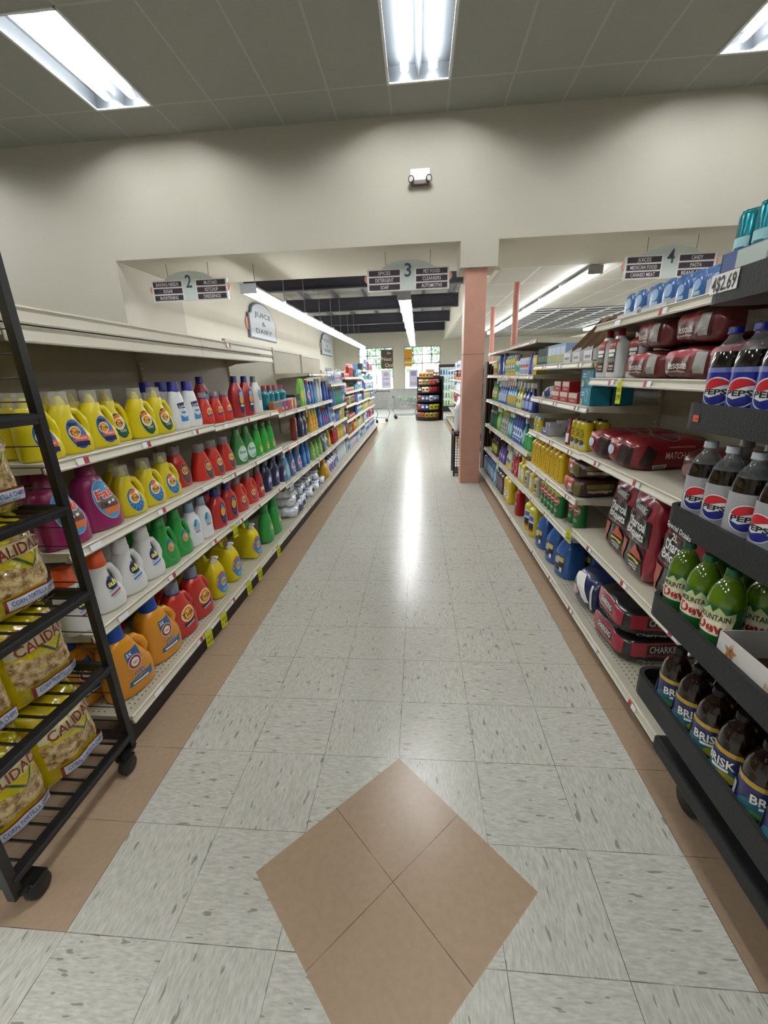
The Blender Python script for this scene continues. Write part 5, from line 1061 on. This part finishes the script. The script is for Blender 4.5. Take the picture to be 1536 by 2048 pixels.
# ---- smaller goods further along the same run, one row per shelf
FARK = ['navb', 'wblu', 'can_yl', 'wipe', 'grn', 'pinkb', 'yel', 'whtb', 'ylbox', 'wrbox', 'dkbox', 'shirtbox', 'grw', 'blub', 'jar', 'lgrn', 'can_bl', 'redb', 'tealbox', 'redtray', 'glgr', 'brn', 'tan']
CN = dict(navb='navy bottle', wblu='white and blue bottle', can_yl='yellow canister', wipe='lavender wipes canister', grn='dark teal bottle', pinkb='blue bottle with magenta cap', yel='mustard bottle', whtb='pale bottle', ylbox='yellow box', wrbox='white box with red band', dkbox='dark green box', shirtbox='light blue box', grw='grey-green bottle', blub='bright blue bottle', jar='dark clear bottle', lgrn='lime green bottle', can_bl='blue spray can', redb='red bottle', tealbox='teal carton', redtray='red match carton', glgr='green bottle', brn='brown bottle', tan='tan bottle')
rr = random.Random(5)
def fill(y0, y1, zs, side, fx_, names, shelfname, hs):
    for si, z in enumerate(zs):
        y = y0 + .05; k = None; run = 0
        while True:
            if run <= 0: k = rr.choice(names[si % len(names)]); run = rr.choice((2, 3, 3, 4))
            pr_ = PROTO[k]; me = pr_[2][0][1]; ysz = [v.co.y for v in me.vertices]; zsz = max(v.co.z for v in me.vertices) 
            W = max(ysz) - min(ysz); s = min(1., hs[si] / (zsz * 1.2))
            if y + W * s > y1 - .02: break
            D = pr_[3] * s; xx = fx_ + (-1 if side == 'L' else 1) * (D / 2 + .03)
            place(k, xx, y + W * s / 2, z + .001, side, CN[k], shelfname + ' ' + ('top tier', 'second tier', 'third tier', 'fourth tier', 'fifth tier', 'sixth tier', 'seventh tier')[si], 0, s)
            y += W * s + rr.uniform(.006, .03); run -= 1
N1 = [['wrbox', 'whtb', 'wblu', 'redb'], ['navb', 'can_bl', 'blub', 'grn'], ['can_yl', 'wblu', 'ylbox', 'blub'], ['grw', 'grn', 'yel', 'redb'], ['wblu', 'whtb', 'tan']]
N2 = [['redtray', 'wrbox', 'redb', 'tealbox'], ['wrbox', 'redtray', 'pinkb'], ['brn', 'tan', 'redb'], ['redtray', 'ylbox', 'brn'], ['brn', 'redb', 'ylbox'], ['wblu', 'wrbox', 'redb']]
N3 = [['wipe', 'blub', 'redb', 'dkbox'], ['wrbox', 'wipe', 'tealbox'], ['navb', 'wipe', 'shirtbox'], ['wipe', 'can_yl', 'navb'], ['shirtbox', 'tan', 'yel'], ['redb', 'shirtbox', 'wblu'], ['shirtbox', 'wblu']]
for i, (nm, nn) in enumerate((('fifth detergent bay', N1), ('sixth detergent bay', N2), ('seventh detergent bay', N3), ('eighth detergent bay', N3), ('last detergent bay', N3))):
    zz = sorted(ZL[i + 4], reverse=True) + [ZDL]; up_ = [.26] + [zz[k] - zz[k + 1] - .05 for k in range(len(zz) - 1)]
    fill(Y0 + BW * (i + 4), Y0 + BW * (i + 5), zz, 'L', LS if 1 else 0, nn, nm, up_)
# small pack row above the fourth bay's top shelf
# ================================================================ charcoal side
def R(kind, ys, z, look, shelf, back=0., rz=0., s=1., gap=.03, dz=0.):
    D = PROTO[kind][3] * s; xf = (RB + .05 if z < .15 else RS + gap) + back + D / 2; rz = rz + (.16 if kind not in ('ck_fl', 'ck_up', 'mesq', 'match', 'hick', 'redtray', 'tealbox', 'slant', 'wtray', 'ptray', 'pumice', 'thr') else 0)
    for y in ys: place(kind, xf, y, z + .001 + dz, 'R', look, shelf, rz + random.uniform(-.04, .04), s)
R('slant', [1.62, 1.38], 1.70, 'slanted tray of blue pouches', 'charcoal run top shelf', 0)
for yt_ in (1.62, 1.38):
    for k in range(5): R('bpouch', [yt_ - .05, yt_ + .05], 1.70, 'blue pouch, %s deep in slanted tray' % ordinal(k), 'top charcoal shelf', .02 + k * .05, 0, .8 + .1 * k, dz=.006)
R('bpouch', [1.2, 1.1, 1.0, .88, .76], 1.70, 'loose blue pouch', 'top charcoal shelf', .0, 0, .62)
R('lf', [1.87, 1.735], 1.42, 'white lighter fluid bottle with red cap', 'upper charcoal shelf'); R('lf', [1.62], 1.42, 'white lighter fluid bottle set back', 'upper charcoal shelf', .05); R('lf', [1.8], 1.42, 'white lighter fluid bottle in rear rank', 'upper charcoal shelf', .13)
R('mesq', [1.42, 1.10], 1.42, 'dark red wood chip bag, bottom layer', 'upper charcoal shelf', 0, .1, .98); R('mesq', [1.40, 1.09], 1.42, 'dark red wood chip bag, upper layer', 'upper charcoal shelf', .01, -.06, .98, dz=.129); R('mesq', [.83], 1.42, 'dark red wood chip bag, bottom layer', 'upper charcoal shelf'); 
R('match', [1.79, 1.53], .99, 'bright red bag of instant charcoal', 'middle charcoal shelf', .0, .05); R('kingsf', [1.08], .99, 'dark red charcoal bag with oval print', 'middle charcoal shelf', .10, .03)
R('ck_up', [1.52], .50, 'standing red and black charcoal sack', 'third charcoal shelf', .06, .0); R('ck_up', [1.26, .95], .50, 'standing red and black charcoal sack', 'third charcoal shelf', .03, -.04)
R('thr', [1.66], .095, 'blue sack with white corner', 'lowest charcoal deck', .0, .1)
R('ck_fl', [1.29], .095, 'black and red charcoal sack lying flat, bottom', 'lowest charcoal deck', .0, .03, .98); R('ck_fl', [1.285], .095, 'black and red charcoal sack lying flat, top', 'lowest charcoal deck', .0, -.03, .96, dz=.145)
# second bay
SA = 'match and carton shelf'
R('tealbox', [2.03], 1.26, 'teal tissue carton, lower', SA, 0); R('tealbox', [2.03], 1.26, 'teal tissue carton, upper', SA, 0, dz=.106)
for y in (2.03,): R('tealbox', [y], 1.26, 'teal tissue carton set behind', SA, .125); R('tealbox', [y], 1.26, 'teal tissue carton, rear upper', SA, .125, dz=.106)
R('redtray', [2.24, 2.42, 2.6], 1.26, 'red match carton, lower', SA, 0, 0, .95); R('redtray', [2.42, 2.6], 1.26, 'red match carton, upper', SA, .01, 0, .95, dz=.068)
R('napk', [2.84], 1.26, 'clear plastic pack', SA, 0, .2)
R('wtray', [2.03, 2.22, 2.39], 1.515, 'white tray with high brown back', 'bay above the matches'); R('shirtbox', [2.53, 2.63, 2.73, 2.83], 1.515, 'pale blue upright box', 'bay above the matches', 0, 0, .88); R('dkbox', [2.93, 3.02, 3.11], 1.515, 'dark green upright box', 'bay above the matches', 0, 0, .88)
R('ptray', [2.78], .98, 'grey slanted tray with bold black print', 'pumice and can shelf', 0, 0, 1.)
for k in range(3): R('pumice', [2.73, 2.80], .98, 'small pale soap box, %s deep' % ordinal(k), 'pumice tray', .015 + .085 * k, 0, .78 + .1 * k, dz=.006)
R('can_yl', [3.0, 3.1], .98, 'small yellow canister', 'pumice and can shelf', 0, 0, .6)
R('cans', [2.02, 2.10, 2.18], .98, 'yellow and black spray can', 'pumice and can shelf'); R('cans', [2.02, 2.1], .98, 'yellow and black spray can in rear rank', 'pumice and can shelf', .1); R('redcan', [2.28], .98, 'slim red bottle', 'pumice and can shelf')
R('oil', [2.37, 2.47, 2.58, 2.69, 2.8, 2.91, 3.0, 3.09], .69, 'yellow motor oil bottle', 'motor oil shelf'); R('oil', [2.34, 2.44], .69, 'yellow motor oil bottle in rear rank', 'motor oil shelf', .13)
R('hick', [2.08], .69, 'dark bag of wood chunks, lower', 'motor oil shelf', -.02, .15); R('hick', [2.07], .69, 'dark bag of wood chunks, upper', 'motor oil shelf', -.01, .0, dz=.12)
R('ajax', [2.36, 2.45, 2.54, 2.63, 2.72], .43, 'green cleanser canister', 'canister shelf'); R('ajax', [2.24, 2.13], .43, 'green cleanser canister set back', 'canister shelf', .06)
R('tan', [2.92], .43, 'tan polish bottle', 'canister shelf'); R('ygb', [3.08], .43, 'yellow cleaner bottle', 'canister shelf')
R('wash', [2.07, 2.30, 2.58], .095, 'blue washer fluid jug', 'lowest deck by the blue sack', .0, .1); R('wash', [2.07, 2.30], .095, 'rear washer fluid jug', 'lowest deck by the blue sack', .18)
R('ytl', [2.83, 2.98], .095, 'yellow tile cleaner jug', 'lowest deck by the blue sack', 0, .2)
# third and fourth bays
SA, SB, SC, SD, SE = 'upper cleaner shelf', 'second cleaner shelf', 'third cleaner shelf', 'fourth cleaner shelf', 'lowest cleaner deck'
R('can_bl', [4.93, 4.65], 1.44, 'blue tall canister', SA); R('ylbox', [5.12, 5.25], 1.44, 'yellow upright box', SA); R('can_yl', [4.5, 4.4, 4.3, 4.19, 4.08], 1.44, 'yellow and blue canister', SA); R('wipe', [3.96, 3.84], 1.44, 'lavender and green wipes canister', SA); R('wrbox', [3.72, 3.62, 3.52], 1.44, 'white box with red band', SA); R('navb', [3.43, 3.34], 1.44, 'navy bottle', SA, 0, 0, .7); R('ylbox', [3.25], 1.44, 'yellow upright box by the post bay joint', SA)
R('glgr', [5.28, 5.16, 5.05], 1.11, 'green cleaner bottle', SB); R('sp_bl', [4.82, 4.7, 4.58, 4.46], 1.11, 'blue trigger spray bottle', SB); R('sp_cy', [4.3, 4.19, 4.08, 3.97], 1.11, 'cyan and gold trigger spray bottle', SB); R('sp_yl', [3.82, 3.71], 1.11, 'yellow trigger spray bottle', SB); R('sp_nv', [3.57, 3.44, 3.3], 1.11, 'navy trigger spray bottle', SB)
R('dkgr', [5.35, 5.25, 5.15, 5.05, 4.95], .765, 'dark green soap bottle', SC); R('ltgr', [4.83, 4.73], .765, 'light green soap bottle', SC); R('clr', [4.57, 4.45, 4.33], .765, 'clear bottle with lime cap', SC); R('lys', [4.16, 4.05], .765, 'aqua cleaner bottle', SC); R('clo', [3.9, 3.8, 3.7, 3.6], .765, 'white and blue cleaner bottle', SC); R('lys', [3.48], .765, 'aqua cleaner bottle', SC); R('emer', [3.35, 3.22], .765, 'emerald green bottle', SC)
R('brn', [5.1, 4.97, 4.84], .42, 'brown wood cleaner bottle', SD); R('sp_pu', [4.57, 4.45, 4.33], .42, 'purple trigger spray bottle', SD); R('sp_wh', [4.14, 4.03], .42, 'pale trigger spray bottle', SD); R('sp_rd', [3.84, 3.7], .42, 'red trigger spray bottle', SD); R('ygb', [3.52, 3.4], .42, 'yellow cleaner bottle', SD, 0, 0, 1.1); R('tan', [3.25], .42, 'tan polish bottle', SD)
R('wsb', [5.45, 5.32, 5.19, 5.06, 4.93, 4.8], .095, 'blue motor fluid jug', SE); R('lbl', [4.64], .095, 'light blue jug', SE); R('dkj', [4.46, 4.32, 4.18], .095, 'dark maroon motor fluid jug', SE); R('yjr', [3.95, 3.81], .095, 'yellow handled cleaner jug', SE); R('redb', [3.4], .095, 'single red bottle', SE)
# hidden ends: boxes on the far canopy
CN.update(hick='dark snack sack')
fill(7.65, 12.2, [1.6, 1.32, 1.02, .72], 'R', 1.1, [['wblu', 'wrbox', 'whtb'], ['redtray', 'brn', 'redb'], ['redb', 'wrbox', 'whtb'], ['redb', 'pinkb', 'tan']], 'post run', [.2, .24, .26, .26])
for i, y in enumerate((7.9, 8.35, 8.8, 9.3, 9.8, 10.3, 10.8, 11.3, 11.8)): place('ck_fl' if i % 3 else 'ricebag', 1.28, y, .1, 'R', 'large pet food sack', 'lowest deck beyond the post', .1, .85)

# hanging yellow price flags
def flag(x, y, z, side, text, lab, w_=.05, h=.075, col='#cfd318', rot=.2):
    e = empty('price_flag', (x, y, z)); e.rotation_euler = (0, 0, rot * (1 if side == 'R' else -1)); s = 1 if side == 'L' else -1
    b = MB(); b.box(-.0006, .0006, -w_ / 2, w_ / 2, -h, .012, mat(col, .5)); b.build('card', e)
    b = MB(); decal(b, [('T', text[0], 0, -h * .35, h * .2, BLK, w_ * .7), ('T', text[1], 0, -h * .7, h * .26, BLK, w_ * .85)], (lambda u, v, o: (.0006 + o, u, v)) if s > 0 else (lambda u, v, o: (-.0006 - o, -u, v)), .0006); b.build('lettering', e)
    b = MB(); b.box(-.006, .003, -.008, .008, .0, .014, mat('#c9c9c4', .3)); b.build('clip', e)
    tag(e, lab, 'price tag', 'yellow price flags')
for i, (y, t) in enumerate(((1.245, '14.99'), (1.43, '11.99'), (1.83, '12.99'), (2.04, '9.99'), (2.47, '7.99'))):
    flag(LB + .010, y, ZDL - .012, 'L', ('SALE', t), 'yellow price flag hanging from the detergent deck edge, %s from near end' % ordinal(i), .055, .085)
flag(LS + .012, 1.90, .525, 'L', ('LOW', '6.99'), 'yellow price flag under the third detergent shelf edge', .05, .08)
flag(LS + .012, 4.02, 1.155, 'L', ('', '2.9'), 'small pale orange flag under the upper softener shelf', .03, .1, '#cfa85c')
flag(LS + .012, 3.22, .485, 'L', ('SAVE', '8.99'), 'white price flag by the white plastic sacks', .075, .11, '#c9ccd0')
flag(LS + .012, 4.42, .478, 'L', ('', ''), 'narrow white flag above the golden jug', .02, .08, '#c9ccd0')
flag(RS - .012, 1.50, 1.405, 'R', ('SAVE', '5.99'), 'long yellow price flag under the lighter fluid shelf', .035, .1)
flag(RS - .012, 1.93, .485, 'R', ('LOW', '3.99'), 'yellow price flag at the canister shelf joint', .05, .075)
flag(RS - .012, 4.72, 1.43, 'R', ('', '2.9'), 'white and yellow flag under the canister row', .04, .09, '#c9ccc0')
flag(RS - .012, 4.55, 1.10, 'R', ('', '3.9'), 'pale yellow flag under the trigger sprays', .03, .08, '#cfc76a')
flag(RS - .012, 5.1, .755, 'R', ('', ''), 'pale yellow flag under the dark green bottles', .03, .07, '#cfc76a')
flag(RS - .012, 4.45, .41, 'R', ('', ''), 'pale yellow flag under the purple sprays', .04, .08, '#cfc98a')

# ================================================================ things further off
# wire basket stand and white sack beside the pink post
e = tag(empty('wire_stand', (.75, 5.72, 0)), 'black wire stand against the pink post', 'display rack')
for x in (-.14, .14):
    for y in (-.2, .2): b = MB(); b.tube([(x, y, 0), (x, y, .66)], .014, BLACK, 8); b.build('leg', e)
for sgn, ax in ((-1, 'x'), (1, 'x'), (-1, 'y'), (1, 'y')):
    b = MB(); n = 8
    for k in range(14):
        z = .06 + k * .042
        if ax == 'x': b.tube([(sgn * .14, -.2, z), (sgn * .14, .2, z)], .003, BLACK, 5)
        else: b.tube([(-.14, sgn * .2, z), (.14, sgn * .2, z)], .003, BLACK, 5)
    for k in range(n):
        t = k / (n - 1) * 2 - 1
        if ax == 'x': b.tube([(sgn * .14, t * .2, .05), (sgn * .14, t * .2, .62)], .003, BLACK, 5)
        else: b.tube([(t * .14, sgn * .2, .05), (t * .14, sgn * .2, .62)], .003, BLACK, 5)
    b.build('wire_panel', e)
b = MB(); b.box(-.14, .14, -.2, .2, .05, .056, BLACK); b.box(-.15, .15, -.21, .21, .60, .63, BLACK); b.build('rim_shelf', e)
bg = Bag(.34, .26, .5, 4, .012, .3, 9, 9.); bagproto('litter', 'white_sack', 'sack', bg, '#b9bcc2', [('R', 0, .25, .1, .06, mat('#8f95a6', .4))])
place('litter', .76, 5.72, .632, 'L', 'white sack', 'x', 0, 1, full='white sack standing on the black wire stand by the post')

# chip display: rounded tiers, dark side panel
DX, DY = .44, 14.0
e = tag(empty('snack_display', (DX, DY, 0)), 'tall dark tiered snack display standing at the aisle end', 'display rack')
for i, z in enumerate((.10, .36, .64, .92, 1.16, 1.38)):
    r = .46 - i * .025; b = MB(); P = [(-r, .25)] + [(r * math.cos(PI + PI * k / 14), .0 + -.5 * abs(math.sin(PI * k / 14)) * (1 - i * .06)) for k in range(15)] + [(r, .25)]
    b.prism(P, 'z', z - .02, z, mat('#2a1714', .5)); b.prism(P, 'z', z, z + .03, mat('#2d2020', .5, alpha=1.)) if 0 else None; b.build('tier', e)
b = MB(); b.box(-.40, .47, .25, .29, 0, 1.42, mat('#17110f', .6)); b.build('back_panel', e)
b = MB(); b.box(.43, .47, -.3, .29, 0, 1.42, mat('#15100f', .5)); b.build('side_panel', e)
b = MB(); b.prism([(-.44, .25)] + [(.44 * math.cos(PI + PI * k / 14), -.46 * math.sin(PI * k / 14)) for k in range(15)] + [(.44, .25)], 'z', 0, .08, mat('#1b1210', .6)); b.build('plinth', e)
cols = [['#b06a4a', '#b8a13a', '#a85a3a'], ['#b83a3a', '#3a5aa8', '#c9c92a', '#c4c82c', '#b9c02c'], ['#9c4a3a', '#3a5f9c', '#c9ccd4', '#5f8ac0', '#c9ccd4'], ['#3a2a26', '#c9b8a0', '#a81f26', '#8f1f24'], ['#b8a48a', '#8f8a4a', '#a8403a', '#6a3a34'], ['#c98a2a', '#b88a4a', '#8f9a6a', '#6a3a2a', '#5a2a24']]
bg = Pillow(.15, .2, .07, 9)
def smallbag(c):
    k = 'sb' + c
    if k not in PROTO:
        b = MB(); n = 8
        for sg in (1, -1):
            vs = [((lambda p: (sg * p[0], p[1], p[2]))(bg.fn((i / n - .5) * .15, j / n * .2, 0))) for i in range(n + 1) for j in range(n + 1)]
            b.add(vs, [(i * (n + 1) + j, (i + 1) * (n + 1) + j, (i + 1) * (n + 1) + j + 1, i * (n + 1) + j + 1) for i in range(n) for j in range(n)], mat(c, .3, coat=.6), True)
        decal(b, [('R', 0, .1, .045, .03, mat('#d6cdbf', .4) if c[1] in '1234567' else mat('#5a2a2a', .4))], bg.fn, .001)
        proto(k, 'snack_bag', 'snack bag', [('snack_bag', b.mesh('snack_bag'))], .07)
    return k
for i, z in enumerate((.10, .36, .64, .92, 1.16, 1.38)):
    r = .42 - i * .015; n = 8
    for k in range(n):
        a = PI * (k + .5) / n; x = DX - r * .86 * math.cos(a); y = DY - (.41 - i * .02) * math.sin(a) + .02
        if i in (1, 2) and k > 6: continue
        c = cols[i][min(len(cols[i]) - 1, k * len(cols[i]) // n)]
        o = place(smallbag(c), x, y, z + .001, 'F', 'snack bag', 'x', -(PI / 2 - a) * .8, .9, full='snack bag, %s along the curve, %s tier of the snack display' % (ordinal(k), ('lowest', 'second', 'third', 'fourth', 'fifth', 'top')[i]), group='snack bags on the tiered display')
# cooler with glass door
e = tag(empty('drinks_cooler', (1.28, 17.4, 0)), 'lit glass-door drinks cooler behind the snack display', 'cooler')
b = MB(); FRM = mat('#17181a', .4)
b.box(-.36, .36, .3, .34, 0, 1.85, FRM); b.box(-.36, -.33, -.3, .34, 0, 1.85, FRM); b.box(.33, .36, -.3, .34, 0, 1.85, FRM); b.box(-.36, .36, -.3, .34, 1.8, 1.85, FRM); b.box(-.36, .36, -.3, .34, 0, .2, FRM); b.build('cabinet', e)
b = MB(); b.box(-.32, .32, .28, .299, .2, 1.8, mat('#dfe8ea', .5, emit=.7)); b.build('light_panel', e)
b = MB(); b.box(-.33, .33, -.33, -.31, .2, .24, FRM); b.box(-.33, .33, -.33, -.31, 1.74, 1.8, FRM); b.box(-.36, -.32, -.33, -.31, .2, 1.8, FRM); b.box(.32, .36, -.33, -.31, .2, 1.8, FRM); b.box(-.32, .32, -.322, -.318, .24, 1.74, glass()); d = b.build('door', e)
b = MB(); b.tube([(-.3, -.335, .8), (-.3, -.36, .85), (-.3, -.36, 1.2), (-.3, -.335, 1.25)], .01, FRM, 6); b.build('handle', d)
cc = [['#7fae3a', '#c2c83a', '#7fb84a'], ['#8fc04a', '#c9d24a', '#5fa048'], ['#5fb08a', '#b9c4a0', '#8fc8a8'], ['#9ab8b0', '#7f9a94', '#c2cac4'], ['#3a8fc4', '#2f74b8', '#5fb0d8']]
for i in range(5):
    z = .26 + i * .3; b = MB(); b.box(-.32, .32, -.28, .26, z - .012, z, mat('#d9dedf', .4)); b.build('shelf', e)
    for k in range(6):
        c = cc[i][k % 3]; kk = 'cb' + c
        if kk not in PROTO:
            b = MB(); b.lathe([(.03, 0), (.034, .01), (.034, .15), (.014, .19), (.014, .21)], mat(c, .25), 12); proto(kk, 'chilled_bottle', 'drink bottle', [('chilled_bottle', b.mesh('chilled_bottle'))], .07)
        place(kk, 1.28 - .27 + k * .108, 17.4 - .2, z + .001, 'L', '', '', 0, 1., full='chilled bottle, %s across, %s cooler shelf' % (ordinal(k), ('lowest', 'second', 'third', 'fourth', 'top')[i]), group='chilled bottles in the cooler')
# shopping carts
def shopping_cart(x, y, rz, lab, low=False):
    e = tag(empty('shopping_cart', (x, y, 0), rz), lab, 'shopping cart'); S = mat('#8f9296', .3, .6)
    b = MB(); z0, z1 = (.45, .95) if not low else (.42, .72)
    def ring(z, t): return [(-.42 + .06 * (1 - t), -.2 - .06 * t, z), (.42 + .04 * t, -.24 - .06 * t, z), (.42 + .04 * t, .24 + .06 * t, z), (-.42 + .06 * (1 - t), .2 + .06 * t, z)]
    for i in range(7):
        t = i / 6; q = ring(z0 + (z1 - z0) * t, t); b.tube(q + [q[0]], .006 if i in (0, 6) else .0035, S, 6, False)
    A, C = ring(z0, 0), ring(z1, 1)
    for k in range(4):
        n = 14 if k in (0, 2) else 8
        for j in range(n):
            t = j / n; p = Vector(A[k]).lerp(Vector(A[(k + 1) % 4]), t); q = Vector(C[k]).lerp(Vector(C[(k + 1) % 4]), t); b.tube([p, q], .003, S, 5, False)
    for j in range(9): p = Vector(A[0]).lerp(Vector(A[3]), j / 8); q = Vector(A[1]).lerp(Vector(A[2]), j / 8); b.tube([p, q], .003, S, 5, False)
    b.build('basket', e)
    b = MB(); b.tube([(.44, -.3, z1 + .02), (.5, -.28, z1 + .06), (.5, .28, z1 + .06), (.44, .3, z1 + .02)], .014, mat('#2b2b2e', .4), 8); b.build('handle', e)
    b = MB()
    for s in (-1, 1): b.tube([(-.44, s * .2, .13), (.42, s * .26, .13), (.5, s * .27, .3), (.44, s * .27, z0)], .012, S, 8)
    b.tube([(-.44, -.2, .13), (-.44, .2, .13)], .012, S, 8); b.tube([(-.3, -.2, .13), (-.34, -.18, z0)], .01, S, 6); b.tube([(-.3, .2, .13), (-.34, .18, z0)], .01, S, 6); b.build('frame', e)
    for sx in (-.4, .4):
        for s in (-.22, .22):
            b = MB(); b.lathe([(0, -.015), (.055, -.015), (.06, 0), (.055, .015), (0, .015)], mat('#26262a', .5), 16, closed=False); k = b.build('caster', e, (sx, s, .06)); k.rotation_euler = (PI / 2, 0, 0)
    return e
shopping_cart(-.34, 14.7, PI + .1, 'low shopping cart holding potted greens near the snack display', True)
shopping_cart(-1.42, 13.6, -.75, 'tall shopping cart parked past the end of the detergent run')
for i, (x, y) in enumerate(((-.5, 14.7), (-.28, 14.78), (-.1, 14.66))):
    e = tag(empty('potted_plant', (x, y, .43)), 'small potted leafy plant in the low shopping cart, %s from the windows side' % ordinal(i), 'plant', 'potted plants in the low cart')
    b = MB(); b.lathe([(.045, 0), (.06, .1), (.065, .11)], mat('#b9b4b2', .5), 14); b.build('pot', e)
    b = MB(); r_ = random.Random(i)
    for k in range(60):
        a = r_.uniform(0, 2 * PI); l = r_.uniform(.04, .13); p = Vector((math.cos(a) * l, math.sin(a) * l, .12 + r_.uniform(0, .2))); d1 = Vector((math.cos(a), math.sin(a), r_.uniform(.2, .9))).normalized() * .035; d2 = d1.orthogonal().normalized() * .016
        b.add([p - d1, p + d2, p + d1, p - d2], [(0, 1, 2, 3)], mat(('#5f8f62', '#86ad86')[k % 2], .6))
    b.build('foliage', e)
# brown boards leaning at the end of the charcoal run
for i in range(4):
    b = MB(); b.rbox(1.06 + i * .045, 1.085 + i * .045, 5.68, 5.98, .0, 1.62 - .03 * i, mat('#4a3a2c', .7, vary=.2, scale=12), .003)
    tag(b.build('wooden_board'), 'dark board standing against the charcoal run end, %s from the aisle' % ordinal(i), 'board', 'dark boards at the charcoal run end')
finish_labels()
